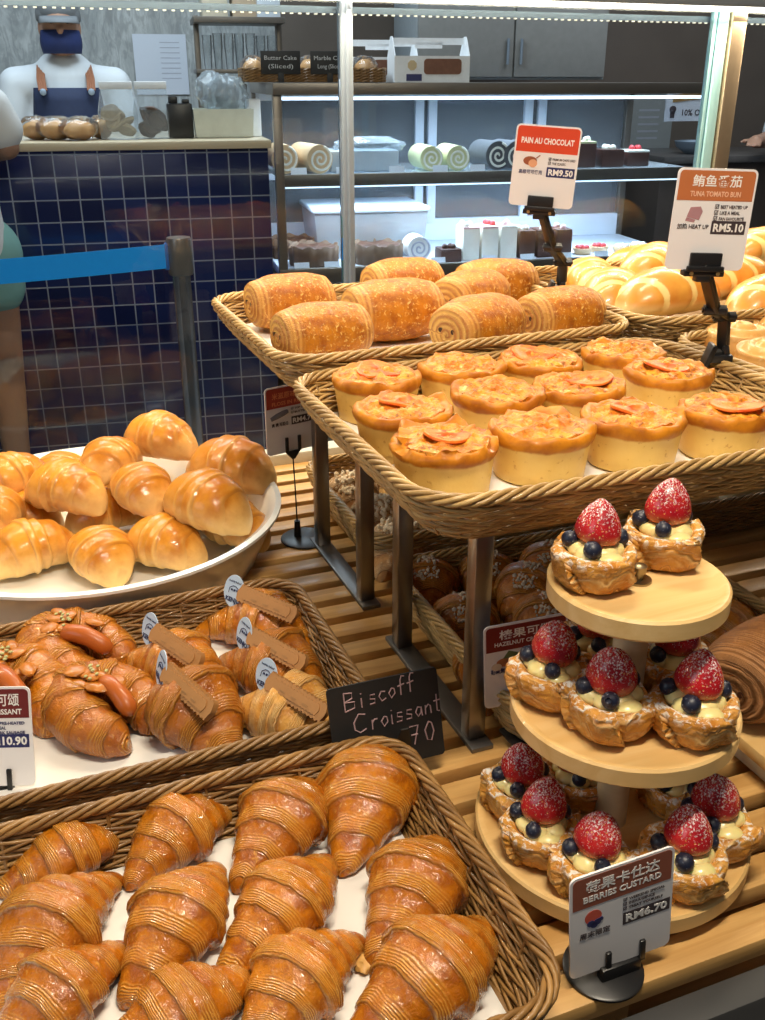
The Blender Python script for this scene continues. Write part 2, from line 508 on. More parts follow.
def make_tuna(seed, tomato=(.0, .0, .022), crust=1.0):
    Rt = .047
    prof = [(0, .0), (.040, .0), (.0438, .0015), (.0450, .012), (.0464, .024), (.0478, .034), (.0500, .0390), (.0508, .0432), (.0490, .0475), (.0455, .0492), (.0420, .0478), (.0395, .0455), (0, .044)]
    hz = [0, 0, 0, .15, .3, .52, .86, 1, 1, 1, 1, 1, 1]
    def wob(th, i):
        if i < 2 or i == 12: return 0, 0
        k = max(0, (i - 3) / 6)
        a = fbm(math.cos(th) * 1.4 + seed, math.sin(th) * 1.4, i * .12, 3)
        b = fbm(math.cos(th) * 4 + seed * 2, math.sin(th) * 4, i * .4, 2)
        return .0042 * a * min(1.3, k + .3) + .0024 * b * k * crust, (.0055 * a + .0030 * b * crust) * k
    mb = MB(); mb.lathe(prof, 64, wob=wob, attr=lambda th, i: (0, hz[i], 0))
    o = mb.obj('tomato_bun', M_CUP, angle=80); o['category'] = 'savoury bun'
    fb = MB(); V = []; F = []
    nr, nt = 26, 72
    for i in range(nr):
        for j in range(nt):
            r = .0440 * i / (nr - 1); th = 2 * PI * j / nt
            x, y = r * math.cos(th), r * math.sin(th)
            d = fbm(x * 62 + seed * 5, y * 62, seed, 5) + .5 * abs(fbm(x * 150, y * 150 + seed, 2, 2))
            e = i / (nr - 1)
            V.append((x, y, .0465 + .0030 * (1 - e ** 4) + .0062 * d * (1 - .35 * e) + (.001 if e < 1 else -.004)))
    for i in range(nr - 1):
        for j in range(nt):
            k = (j + 1) % nt; F.append((i * nt + j, i * nt + k, (i + 1) * nt + k, (i + 1) * nt + j))
    fb.add(V, F); fb.obj('filling', M_FILL, o)
    if tomato:
        tx, ty, tr = tomato
        tb = MB()
        tb.lathe([(0, .0), (tr * .9, .0), (tr, .0016), (tr * .98, .0036), (tr * .86, .0042), (tr * .8, .0030), (tr * .4, .0028), (0, .0034)], 36, (0, 0, 0),
                 wob=lambda th, i: (.0012 * math.sin(th * 3 + seed), .0016 * math.sin(th * 2 + seed)))
        t = tb.obj('tomato_slice', M_TOM, o, (tx, ty, .0500), angle=60); t.rotation_euler = (R(4), R(-5), seed)
    return o

# ------------------------------------------------------------------ berry custard danish
def berry_mats():
    s = NT('strawberry_skin')
    co = s.new('ShaderNodeSeparateXYZ'); s.l.new(s.coord(), co.inputs[0])
    vo = s.new('ShaderNodeTexVoronoi'); vo.inputs['Scale'].default_value = 260; s.l.new(s.coord(), vo.inputs['Vector'])
    seed = s.step(vo.outputs['Distance'], .26, .16)
    n = s.noise(480, 4, .72); n2 = s.noise(60, 2)
    red = s.mix(s.step(n2, .3, .7), (.52, .016, .018), (.33, .007, .016))
    red = s.mix(s.step(co.outputs[2], .010, -.004), red, (.72, .16, .04))
    red = s.mix(s.math('MULTIPLY', seed, .7), red, (.75, .36, .10))
    amt = s.math('MULTIPLY_ADD', s.step(co.outputs[2], -.004, .034), .17, .065)
    sug = s.step(s.math('ADD', n, s.math('SUBTRACT', amt, .2)), .53, .62)
    s.set(color=s.mix(sug, red, (.88, .80, .80)), rough=s.math('MULTIPLY_ADD', sug, .5, .25), coat=.3)
    s.bump(s.math('SUBTRACT', s.math('MULTIPLY', sug, .6), seed), .6, .0012)
    b = NT('blueberry_skin'); n = b.noise(260, 4, .7); n2 = b.noise(90, 2)
    col = b.mix(n2, (.005, .006, .014), (.014, .018, .042))
    b.set(color=b.mix(b.math('MULTIPLY', b.step(n, .58, .70), .6), col, (.55, .58, .68)), rough=.42)
    c = NT('custard'); n = c.noise(60, 3)
    c.set(color=c.mix(n, (.90, .72, .32), (.88, .66, .24)), rough=.3, coat=.35, sss=.15); c.bump(n, .2, .003)
    return s.m, b.m, c.m
M_STRAW, M_BLUE, M_CUST = berry_mats()
def make_danish(seed, dark=0):
    """ruffled pastry cup with custard, one strawberry and three blueberries"""
    rnd = random.Random(seed)
    prof = [(0, 0), (.024, 0), (.031, .003), (.0355, .010), (.0372, .018), (.0376, .025), (.0365, .031), (.033, .0345), (.028, .034), (.023, .029), (.018, .025), (0, .023)]
    nn = 96
    P2 = []
    for k in range(len(prof) - 1):
        for u in range(4):
            t = u / 4; P2.append(tuple(prof[k][m] * (1 - t) + prof[k + 1][m] * t for m in (0, 1)))
    P2.append(prof[-1])
    tot = len(P2)
    def wob(th, i):
        t = i / (tot - 1); k = math.sin(min(1, t * 1.35) * PI)
        sw = 4 * th + 5 * t + seed
        fold = (((sw / (2 * PI)) % 1) - .5)
        a = fbm(math.cos(th) * 1.5 + seed, math.sin(th) * 1.5, t * 2, 3)
        ln = math.sin(2 * PI * (t * 11 + .9 * math.sin(th * 2 + seed) + a * 1.5))
        return k * (.0085 * fold + .0050 * a + .0005 * ln), k * (.0065 * fold * (t > .4) + .007 * a * t)
    def at(th, i):
        t = i / (tot - 1); a = fbm(math.cos(th) * 1.5 + seed, math.sin(th) * 1.5, t * 2, 3)
        return (t * 2.6 + .35 * math.sin(th * 2 + seed) + .5 * a, min(1, P2[i][1] / .034), 0)
    mb = MB(); mb.lathe(P2, nn, wob=wob, attr=at)
    o = mb.obj('berry_danish', M_DAN, angle=80); o['category'] = 'fruit pastry'
    cb = MB()
    for q in range(6):
        a = q * PI / 3 + seed; rr = .0135 + .002 * math.sin(q * 2.3 + seed)
        cb.ball((rr * math.cos(a), rr * math.sin(a), .0325), (.0125, .0125, .0085), 16, 10, fn=lambda p: 1 + .12 * fbm(p.x * 2 + q, p.y * 2, p.z * 2))
    cb.ball((.004 * math.cos(seed) + .006, -.021, .030), (.013, .011, .008), 16, 10)
    cb.obj('custard', M_CUST, o)
    def straw(p):
        z = (p.z + 1) / 2
        r = np.interp(z, [0, .08, .25, .45, .7, .9, 1], [.9, 1.0, 1.04, .98, .92, .98, 1.0])
        return r
    sb = MB(); pts = []
    H = .039 + .003 * rnd.random()
    profs = [(0, -.004), (.012, -.0035), (.0175, .000), (.0196, .005), (.0195, .010), (.0178, .0165), (.0148, .023), (.0108, .029), (.0062, .0335), (.0025, .0358), (0, .0363)]
    kk = H / .040
    sb.lathe([(r * 1.05, z * kk) for r, z in profs], 36, wob=lambda th, i: (.0009 * math.sin(2 * th + seed) + .0004 * math.sin(5 * th), 0))
    s = sb.obj('strawberry', M_STRAW, o, (.001, .002, .0415)); s.rotation_euler = (R(rnd.uniform(-5, 8)), R(rnd.uniform(-9, 9)), rnd.random() * 6)
    for q, a in enumerate((-108 + rnd.uniform(-15, 15), 12 + rnd.uniform(-14, 14), 168 + rnd.uniform(-14, 14))):
        bb = MB(); r = .0074 + .0008 * rnd.random()
        bb.lathe([(0, -r), (r * .5, -r * .87), (r * .87, -r * .5), (r, 0), (r * .9, r * .45), (r * .66, r * .76), (r * .40, r * .92), (r * .34, r * 1.02), (r * .27, r * .86), (0, r * .74)], 20)
        b = bb.obj('blueberry', M_BLUE, o, (.0222 * math.cos(R(a)), .0222 * math.sin(R(a)), .0405))
        b.rotation_euler = (R(rnd.uniform(-50, 50)), R(rnd.uniform(-50, 50)), 0)
    return o

# ------------------------------------------------------------------ wicker
def wicker_mat(name, light, dark):
    t = NT(name)
    q, h, e = t.attr()[:3]
    n1 = t.noise(30, 3); n2 = t.noise(300, 2)
    c = t.mix(q, dark, light)
    c = t.mix(t.math('MULTIPLY', t.step(n1, .4, .7), .45), c, dark)
    c = t.mix(t.math('MULTIPLY', t.step(n2, .55, .7), .25), c, light)
    t.set(color=c, rough=.42, coat=.15); t.bump(n2, .15, .001)
    return t.m
def loop_pts(w, d, rc, n=220):
    """rounded rectangle, evenly spaced"""
    segs = []
    for cx, cy, a in ((w / 2 - rc, d / 2 - rc, 0), (-w / 2 + rc, d / 2 - rc, 90), (-w / 2 + rc, -d / 2 + rc, 180), (w / 2 - rc, -d / 2 + rc, 270)):
        for i in range(13):
            t = R(a + 90 * i / 12); segs.append((cx + rc * math.cos(t), cy + rc * math.sin(t), math.cos(t), math.sin(t)))
    segs.append(segs[0])
    S = np.array(segs); dl = np.r_[0, np.cumsum(np.linalg.norm(np.diff(S[:, :2], axis=0), axis=1))]
    u = np.linspace(0, dl[-1], n, endpoint=False)
    return np.stack([np.interp(u, dl, S[:, k]) for k in range(4)], 1), dl[-1]
def make_basket(w, d, h, mat, flare=.022, rc=.05, label='', loc=(0, 0, 0), rz=0, group='woven display baskets', seed=1):
    """w, d: outer size at the rim"""
    rnd = random.Random(seed)
    root = thing('wicker_basket', label, 'basket', loc, rz, group)
    wv = MB()
    rows = max(5, int(h / .0066))
    def strand(z, ins, ph, turns, rr, k, amp_z, amp_o, tone):
        P, per = loop_pts(w - 2 * ins, d - 2 * ins, max(.02, rc - ins * .6), int((w + d) * 2 / .0075))
        m = len(P); t = np.arange(m) / m
        a = 2 * PI * turns * t + ph
        pts = np.stack([P[:, 0] + P[:, 2] * amp_o * np.cos(a), P[:, 1] + P[:, 3] * amp_o * np.cos(a), z + amp_z * np.sin(a)], 1)
        i0 = len(wv.v)
        wv.tube(pts, rr, k, closed=True)
        wv.has = True
        for i in range(i0, len(wv.v)): wv.a[i] = (tone, 0, 0)
    for i in range(rows):
        f = (i + .5) / rows
        z = .006 + f * (h - .012)
        ins = flare * (1 - f) ** 1.25 + .004
        turns = round((w + d) * 2 / .105) * (1 if i % 2 else -1)
        for s in range(3):
            strand(z, ins, s * 2 * PI / 3 + i * .8, turns, .0019, 5, .0030, .0028, rnd.uniform(.25, 1))
    wv.obj('woven_side', mat, root, angle=180, weld=False)
    wv = MB()
    for s in range(5): strand(h - .002, .0045, s * PI / 2.5, round((w + d) * 2 / .085), .0024, 6, .0042, .0046, rnd.uniform(.35, 1))
    wv.obj('braided_rim', mat, root, angle=180, weld=False)
    st = MB(); n_st = int((w + d) * 2 / .045)
    P, per = loop_pts(w, d, rc, n_st)
    for x, y, nx, ny in P:
        st.tube([(x - nx * (flare + .006), y - ny * (flare + .006), .004), (x - nx * (flare * .5 + .004), y - ny * (flare * .5 + .004), h * .5), (x - nx * .005, y - ny * .005, h - .003)], .0018, 5)
    st.has = True; st.a = [(.3, 0, 0)] * len(st.v)
    st.obj('stake', mat, root, weld=False)['kind'] = 'stuff'
    bs = MB()
    P, per = loop_pts(w - 2 * flare - .006, d - 2 * flare - .006, rc * .7, 60)
    bs.add([(p[0], p[1], .002) for p in P] + [(p[0], p[1], .008) for p in P], [tuple(range(59, -1, -1)), tuple(range(60, 120))] + [(i, (i + 1) % 60, (i + 1) % 60 + 60, i + 60) for i in range(60)], [(.4, 0, 0)] * 120)
    bs.obj('woven_base', mat, root, angle=30)
    return root
M_PAPER = plain('parchment', (.77, .745, .70), .7, 0, .05, 12)
def make_liner(w, d, label, loc, seed=1, rz=0):
    """sheet of baking paper, edges slightly lifted and rippled"""
    nx, ny = 40, 30; V = []; F = []
    for i in range(nx):
        for j in range(ny):
            x = -w / 2 + w * i / (nx - 1); y = -d / 2 + d * j / (ny - 1)
            e = max(abs(x) / (w / 2), abs(y) / (d / 2))
            z = .0012 + .0012 * (fbm(x * 14 + seed, y * 14, 0, 3) + 1) + .007 * max(0, e - .9) * 10 * (.5 + .5 * fbm(x * 9 + seed, y * 9, 3, 2))
            V.append((x, y, z))
    for i in range(nx - 1):
        for j in range(ny - 1): F.append((i * ny + j, (i + 1) * ny + j, (i + 1) * ny + j + 1, i * ny + j + 1))
    mb = MB(); mb.add(V, F)
    o = mb.obj('parchment_liner', M_PAPER, loc=loc, rz=rz)
    md = o.modifiers.new('thickness', 'SOLIDIFY'); md.thickness = .0006
    return tag(o, label, 'baking paper')

# ================================================================== THE DISPLAY COUNTER
M_SLAT = wood('shelf_slat_wood', (.72, .44, .16), (.48, .255, .075), 1.0, .45, 'X')
M_UNDER = wood('shelf_under_wood', (.42, .24, .09), (.28, .15, .05), 1.0, .6, 'X')
M_STEEL = plain('brushed_steel', (.20, .20, .20), .42, .8, .12, 60)
M_STEELD = plain('dark_steel', (.30, .28, .27), .3, 1, .15, 60)
M_BLACK = plain('black_plastic', (.012, .012, .013), .35, 0, .2, 50)
M_BAMBOO = wood('bamboo_board', (.82, .58, .27), (.68, .42, .15), .7, .38, 'X', .021)
M_BAMBOOE = wood('bamboo_edge', (.74, .60, .38), (.62, .47, .26), .7, .45, 'X')
M_WICK = wicker_mat('light_wicker', (.60, .385, .14), (.24, .125, .032))
M_WICKB = wicker_mat('brown_wicker', (.36, .19, .055), (.12, .055, .015))
SH = .70      # top of the slatted shelf

disp = thing('display_counter', 'long bakery display counter with a slatted wooden shelf and grey steel front rail', 'display counter', (0.6, 1.05, 0))
mb = MB(); v = .455
while v < 1.64:
    mb.box((.12, v - 1.05, SH - .010), (2.9, .032, .020), bev=.002); v += .0485
mb.obj('slatted_shelf', M_SLAT, disp)
mb = MB()
for x in (-1.2, -.72, -.24, .24, .72, 1.2): mb.box((x, 0, SH - .034), (.05, 1.22, .027), bev=.002)
mb.box((.12, 0, SH - .06), (2.9, 1.24, .022))
mb.obj('support_board', M_UNDER, disp)
mb = MB(); mb.box((.12, .42 - 1.05 - .012, SH - .032), (2.9, .026, .060), bev=.003); mb.box((.12, .42 - 1.05 - .060, SH - .052), (2.9, .07, .02), bev=.003)
mb.obj('steel_front_rail', plain('grey_rail', (.055, .055, .055), .5, .2, .1, 30), disp, angle=30)['label'] = 'grey steel rail'
mb = MB(); mb.box((.12, 1.655 - 1.05, SH - .005), (2.9, .040, .05), bev=.003)
mb.obj('back_sill', plain('pale_sill', (.62, .60, .50), .5), disp, angle=30)
mb = MB(); mb.box((.12, .0, .31), (2.9, 1.22, .62), bev=.004)
mb.obj('cabinet_body', plain('cabinet_dark', (.05, .045, .04), .5), disp, angle=30)

# ---- glass screen along the back of the counter
M_GLASS = glassy('screen_glass', (.94, .975, .985), 1.28)
M_ALU = plain('satin_aluminium', (.22, .27, .33), .5, .3, .06, 50)
for k, (x0, x1) in enumerate(((-.9, .592), (.613, 1.352), (1.41, 2.6))):
    mb = MB(); mb.box(((x0 + x1) / 2, 1.69, (.68 + 1.47) / 2), (x1 - x0, .006, 1.47 - .68))
    struct(mb.obj('window_%d' % (k + 1), M_GLASS))
mb = MB(); mb.box((.6025, 1.69, 1.08), (.020, .026, .80), bev=.003); mb.box((.6025, 1.674, 1.08), (.007, .010, .80), bev=.002)
struct(mb.obj('trim_1', M_ALU, angle=30))
mb = MB(); mb.box((1.362, 1.69, 1.08), (.022, .016, .80), bev=.002); mb.box((1.3445, 1.692, 1.08), (.008, .012, .80), bev=.002)
struct(mb.obj('trim_2', plain('glass_edge', (.35, .62, .68), .15, .2, .06, 40), angle=30))
mb = MB(); mb.box((1.393, 1.69, 1.08), (.034, .030, .80), bev=.003)
struct(mb.obj('trim_3', plain('bronze_aluminium', (.55, .43, .30), .35, .9, .08, 50), angle=30))
led = thing('led_strip_light', 'long slim bright strip light along the top of the glass screen', 'lamp', (.7, 1.672, 1.471))
mb = MB(); mb.box((0, .004, .014), (3.2, .036, .022), bev=.003); mb.obj('light_channel', M_ALU, led, angle=30)
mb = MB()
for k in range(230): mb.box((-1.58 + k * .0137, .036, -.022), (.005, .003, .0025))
mb.obj('reflection_dots', lamp_mat('reflection_dot_glow', (1., .9, .72), .8), led, angle=30)['kind'] = 'stuff'  # glowing dots stand in for the strip light's reflection in the glass
mb = MB(); mb.box((0, .036, -.016), (3.18, .006, .010)); mb.obj('dot_backing', M_ALU, led, angle=30)  # bar added behind the glass to back the imitated reflection dots
mb = MB(); mb.box((0, -.004, .0), (3.18, .012, .008), bev=.002); mb.obj('light_tube', lamp_mat('led_tube', (1., .88, .68), 16), led, angle=30)

# ---- steel stands for the upper baskets
def make_stand(v0, v1, u0, u1, top, label):
    r = thing('display_stand', label, 'steel stand', (u0, v0, SH))
    d = v1 - v0; h = top - SH
    for ux in (0, u1 - u0):
        for vy in (0, d):
            mb = MB(); mb.box((ux, vy, h / 2 - .006), (.020, .020, h - .012), bev=.002); mb.obj('leg', M_STEELD, r, angle=30)
        mb = MB(); mb.box((ux, d / 2, .003), (.026, d + .05, .006), bev=.0015); mb.obj('foot_bar', M_STEEL, r, angle=30)
    mb = MB()
    for vy in (0, d): mb.box(((u1 - u0) / 2, vy, h - .006), (u1 - u0 + .02, .020, .012), bev=.002)
    for ux in (0, .22, .44, .66, u1 - u0): mb.box((ux, d / 2, h - .006), (.020, d, .0118), bev=.002)
    mb.obj('top_frame', M_STEEL, r, angle=30)
make_stand(.770, .967, .409, 1.375, .984, 'low steel stand with square legs under the tomato bun basket')
make_stand(1.096, 1.280, .409, 1.375, .999, 'steel stand with square legs behind the first, under the chocolate roll basket')

# ---- baskets
GB = 'woven display baskets'
make_basket(.600, .325, .066, M_WICKB, .020, .045, 'brown wicker basket holding the sausage and biscuit croissants', (.005, .9215, SH), group=None, seed=1)
make_basket(.610, .332, .066, M_WICKB, .020, .045, 'brown wicker basket of plain glazed croissants at the very front', (.003, .5650, SH), group=None, seed=2)
make_basket(.515, .410, .052, M_WICK, .026, .055, 'pale wicker basket of round tomato buns on the front steel stand', (.5525, .855, .985), group=None, seed=3)
make_basket(.500, .405, .052, M_WICK, .026, .055, 'pale wicker basket of chocolate rolls on the rear steel stand', (.545, 1.268, 1.0), group=None, seed=4)
make_basket(.430, .420, .052, M_WICK, .024, .055, 'pale wicker basket of cinnamon buns right of the tomato buns', (1.035, .850, .985), group=None, seed=5)
make_basket(.450, .420, .052, M_WICK, .024, .055, 'pale wicker basket heaped with long striped loaves by the glass', (1.035, 1.285, 1.0), group=None, seed=6)
make_basket(.390, .372, .068, M_WICK, .020, .045, 'wicker basket of dark hazelnut croissants under the tomato bun stand', (.620, .886, SH), group=None, seed=7)
make_basket(.430, .340, .068, M_WICK, .020, .045, 'wicker basket of almond croissants below the chocolate rolls', (.648, 1.300, SH), group=None, seed=8)
make_basket(.450, .340, .068, M_WICKB, .020, .045, 'dark wicker basket of green topped breads below the long loaves', (1.115, 1.235, SH), group=None, seed=9)
make_liner(.535, .262, 'white baking paper under the sausage and biscuit croissants', (.005, .9215, SH + .0085), 1)
make_liner(.545, .272, 'white baking paper under the plain glazed croissants', (.003, .5650, SH + .0085), 2)
make_liner(.440, .335, 'white baking paper under the round tomato buns', (.5525, .855, .9935), 3)
make_liner(.425, .330, 'white baking paper under the chocolate rolls', (.545, 1.268, 1.0085), 4)

# ---- plain croissants in the front basket
def lay(proto, A, B, z, label, group=None, L0=.15, tilt=0, flip=False):
    dx, dy = B[0] - A[0], B[1] - A[1]
    L = math.hypot(dx, dy); a = math.atan2(dy, dx) + (PI if flip else 0)
    return place(proto, ((A[0] + B[0]) / 2, (A[1] + B[1]) / 2, z), (0, 0, a), label, group, min(1.15, max(.85, L / L0)))
ZB = SH + .0125
cr = [make_croissant(3, .162, .0365, .07, 3.5), make_croissant(8, .162, .0375, -.05, 3.8, off=.06), make_croissant(14, .162, .0370, .03, 3.3, off=-.07), make_croissant(21, .162, .0365, .05, 3.9)]
GC = 'plain glazed croissants in the front basket'
for k, A, B, lab in (
    (0, (-0.0699, 0.6999, 0.7220), (0.0502, 0.7408, 0.7220), 'plain glazed croissant at the left end of the back row in the front basket'),
    (1, (0.0262, 0.6776, 0.7220), (0.1485, 0.7463, 0.7220), 'plain glazed croissant second from the left in the back row, front basket'),
    (2, (0.1173, 0.6318, 0.7220), (0.2359, 0.7417, 0.7220), 'plain glazed croissant third from the left in the back row, front basket'),
    (3, (0.2127, 0.6137, 0.7220), (0.3091, 0.7709, 0.7220), 'tall plain croissant in the back right corner of the front basket'),
    (1, (-0.0822, 0.5810, 0.7220), (0.0241, 0.6934, 0.7220), 'plain croissant at the left end of the middle row, front basket'),
    (3, (0.0145, 0.5492, 0.7220), (0.1162, 0.6672, 0.7220), 'broad plain croissant in the centre of the middle row, front basket'),
    (0, (0.0871, 0.5441, 0.7220), (0.2114, 0.6361, 0.7220), 'plain croissant third along the middle row, below the third of the back row'),
    (2, (0.1977, 0.5151, 0.7220), (0.3196, 0.6229, 0.7220), 'plain croissant beside the right wall of the front basket, middle row'),
    (2, (-0.0786, 0.5382, 0.7220), (0.0177, 0.6038, 0.7220), 'plain croissant at the left of the nearest row, front basket'),
    (0, (-0.0025, 0.5081, 0.7220), (0.1041, 0.5373, 0.7220), 'plain croissant cut off by the photo bottom, second in the nearest row'),
    (1, (0.0814, 0.4832, 0.7220), (0.1980, 0.5539, 0.7220), 'plain croissant with a dark tip, third in the nearest row of the front basket'),
    (3, (0.1564, 0.4535, 0.7220), (0.3119, 0.5165, 0.7220), 'pale striped plain croissant at the front right corner of the front basket')):
    lay(cr[k], A, B, ZB, lab, GC, .162)

cm = MB(); cm.ball((0, 0, .004), (.007, .012, .004), 14, 9, fn=lambda p: 1 + .3 * fbm(p.x * 2, p.y * 2, p.z * 2)); cm.ball((.004, .014, .003), (.004, .006, .003), 10, 7)
c = (0.1916, 0.5279, 0.7110)
o = cm.obj('pastry_crumb', plain('crumb_crust', (.62, .34, .09), .5, 0, .3, 150), loc=(c[0], c[1], SH + .011)); tag(o, 'loose golden crumb on the white paper between two front croissants', 'crumb')

# ---- sausage croissants and biscuit croissants in the second basket
sc = [make_sausage_croissant(2), make_sausage_croissant(5)]
GS = 'sausage croissants in the second basket'
for k, p, rz, s, lab in (
    (0, (0.0284, 1.0342, 0.7150), R(42), 1.05, 'sausage croissant at the back of the second basket, left of the tagged croissants'),
    (1, (0.0449, 0.9114, 0.7150), R(34), 1.0, 'sausage croissant nearest the front rim of the second basket, showing one sausage end'),
    (0, (-0.0541, 0.9621, 0.7150), R(12), 1.1, 'sausage croissant half hidden behind the white sign at the left edge')):
    place(sc[k], (p[0] + .010, p[1] - .006, SH + .0125), (0, 0, rz), lab, GS, s * 1.12)
M_BISC = plain('spiced_biscuit', (.38, .18, .055), .6, 0, .12, 120)
M_TAG = plain('tag_card', (.55, .70, .86), .35, 0, .04, 30)
M_INK = plain('navy_ink', (.02, .03, .10), .6)
def make_biscuit_croissant(seed, body, ty, tagrot):
    o = body; o.name = 'biscuit_croissant'; o['category'] = 'filled croissant'
    # scalloped oblong biscuit lying along the front of the roll
    poly = []
    for i in range(30): poly.append((-.034 + .068 * i / 29, -.0080 - .0018 * (i % 2)))
    for i in range(6): poly.append((.0345 + .002 * math.sin(PI * (i + .5) / 6), -.0070 + .014 * (i + .5) / 6 + .0008 * (i % 2)))
    for i in range(30): poly.append((.034 - .068 * i / 29, .0080 + .0018 * (i % 2)))
    for i in range(6): poly.append((-.0345 - .002 * math.sin(PI * (i + .5) / 6), .0070 - .014 * (i + .5) / 6 - .0008 * (i % 2)))
    mb = MB(); mb.prism(poly, -.0035, .0035)
    mb.prism([(x * .80, z * .62) for x, z in poly], -.0046, -.003)
    b = mb.obj('biscuit', M_BISC, o, (.018, -.014, .0575), angle=30); b.rotation_euler = (R(-38), R(8), R(-4))
    t = lettering(b, 'embossed_lettering', '- - -', 0, -.004, .010, plain('biscuit_mark', (.33, .17, .06), .7), .02, .034, -.0052, 'C')
    tg = MB(); n = 28
    el = [(.0135 * math.cos(2 * PI * i / n), .0185 * math.sin(2 * PI * i / n)) for i in range(n)]
    tg.prism(el, -.0004, .0004)
    g = tg.obj('tag', M_TAG, o, (-.026, ty - .004, .060), angle=30); g['label'] = 'pale blue oval tag'
    g.rotation_euler = (R(-14), R(4), tagrot)
    st = MB(); st.tube([(0, .0009, -.015), (0, .0009, -.030)], .0011, 6); st.obj('pick', plain('pick_wood', (.7, .5, .25), .6), g)
    lettering(g, 'lettering', 'KENJO', 0, -.012, .007, M_INK, .03, .019, -.0008, 'C')
    lettering(g, 'small_lettering', 'freshly baked', 0, .010, .003, M_INK, .0, .016, -.0008, 'C')
    hs = MB()
    hs.tube([(-.007, -.0008, -.003), (-.006, -.0008, .003), (-.002, -.0008, .006), (.002, -.0008, .006), (.006, -.0008, .003), (.007, -.0008, -.003)], .0004, 4)
    for x in (-.003, .0005, .004): hs.box((x, -.0008, .0015), (.0022, .0006, .002))
    hs.obj('house_emblem', M_INK, g)
    return o
bc = [make_biscuit_croissant(1, make_croissant(31, .150, .039, -.16, 3.3, M_CRO, step=.15), -.004, R(-8)),
      make_biscuit_croissant(2, make_croissant(37, .150, .040, -.14, 3.0, M_CRO_D, step=.16), -.006, R(-22)),
      make_biscuit_croissant(3, make_croissant(44, .150, .039, -.12, 3.2, M_CRO_P, step=.16), .0, R(-4))]
GT = 'biscuit topped croissants in the second basket'
for k, A, B, lab in (
    (0, (0.0873, 1.0490, 0.7300), (0.1767, 0.9121, 0.7300), 'biscuit croissant with an oval tag, beside the rear sausage croissant'),
    (1, (0.0890, 0.9680, 0.7300), (0.1708, 0.8089, 0.7300), 'dark biscuit croissant nearest the front rim, tag turned sideways'),
    (0, (0.1865, 1.0950, 0.7300), (0.3048, 0.9751, 0.7300), 'biscuit croissant in the back right corner of the second basket'),
    (1, (0.1818, 0.9995, 0.7300), (0.2819, 0.8704, 0.7300), 'biscuit croissant second from the back along the right wall'),
    (2, (0.1799, 0.9066, 0.7300), (0.2740, 0.7770, 0.7300), 'pale biscuit croissant beside the black handwritten board')):
    lay(bc[k], (A[0], A[1] - .009), (B[0], B[1] - .009), SH + .0125, lab, GT, .148)

# ---- large white dish of soft rolls
M_CER = plain('white_ceramic', (.86, .84, .78), .22, 0, .03, 6, coat=.5)
dc = (.089, 1.360)
mb = MB()
mb.lathe([(0, .004), (.205, .004), (.222, .0), (.232, .004), (.250, .045), (.262, .075), (.270, .0795), (.270, .0835), (.262, .0845), (.252, .078), (.240, .050), (.222, .018), (.205, .014), (0, .014)], 96)
o = mb.obj('serving_dish', M_CER, loc=(dc[0], dc[1], SH)); tag(o, 'large round white ceramic dish piled with soft rolls', 'dish')
rl = [link('soft_roll', roll_mesh('soft_roll', M_ROLL, .118, .036, 2.5, c, sd, ns=80, nt=32, prof=ROLL_PROF, step=.085, rough=.025, flat=.90, rugged=.2)) for sd, c in ((51, .05), (57, -.06), (63, .0))]
for r in rl: r['category'] = 'bread roll'
GR = 'soft rolls piled on the white dish'
ZR = SH + .0155
for k, c, rz, z, s, lab in (
    (0, (0.2122, 1.4970, 0.8300), R(-52), .086, 1.05, 'soft roll lying topmost at the back of the pile on the dish'),
    (1, (0.1312, 1.4561, 0.8200), R(48), .078, .92, 'rounded soft roll behind the middle of the pile, left of the topmost'),
    (1, (0.0567, 1.4084, 0.8000), R(-48), .055, 1.08, 'soft roll with a big curled knob, left of the pile centre'),
    (2, (0.1593, 1.3678, 0.8000), R(-80), .058, .98, 'smooth soft roll in the middle of the pile'),
    (0, (0.2384, 1.2804, 0.8000), R(-62), .052, 1.18, 'long soft roll with clear ridges sloping down to the right'),
    (2, (0.3032, 1.4118, 0.8000), R(-48), .050, 1.22, 'browner soft roll at the right edge of the dish'),
    (2, (0.0850, 1.2799, 0.7550), R(-78), .004, 1.0, 'soft roll showing its round end at the front centre of the dish'),
    (0, (0.1722, 1.2731, 0.7550), R(-50), .006, 1.04, 'soft roll in front, just right of the round ended one'),
    (1, (-0.0017, 1.3315, 0.7550), R(12), .004, 1.06, 'soft roll at the front left of the dish'),
    (0, (-0.0141, 1.5099, 0.8000), R(30), .048, 1.0, 'soft roll at the left edge of the photo, back of the dish'),
    (2, (-0.0541, 1.4070, 0.7800), R(75), .030, 1.1, 'soft roll cut off by the left edge of the photo'),
    (1, (0.1081, 1.4154, 0.7650), R(10), .010, .95, 'soft roll wedged low between the middle rolls'),
    (2, (-0.0102, 1.4541, 0.7650), R(-15), .006, .95, 'soft roll tucked under the left ones'),
    (0, (0.2170, 1.3846, 0.7650), R(20), .006, .95, 'soft roll hidden low behind the long ridged one'),
    (1, (0.2827, 1.2984, 0.7650), R(-60), .008, .95, 'soft roll low at the right, under the browner one'),
    (2, (0.1497, 1.5456, 0.7650), R(40), .006, 1.0, 'soft roll at the bottom of the pile, under the rear ones'),
    (0, (0.0603, 1.6054, 0.7650), R(70), .006, 1.0, 'soft roll at the bottom left rear of the pile')):
    place(rl[k], (c[0], c[1], ZR + z), (0, 0, rz), lab, GR, s * 1.1)

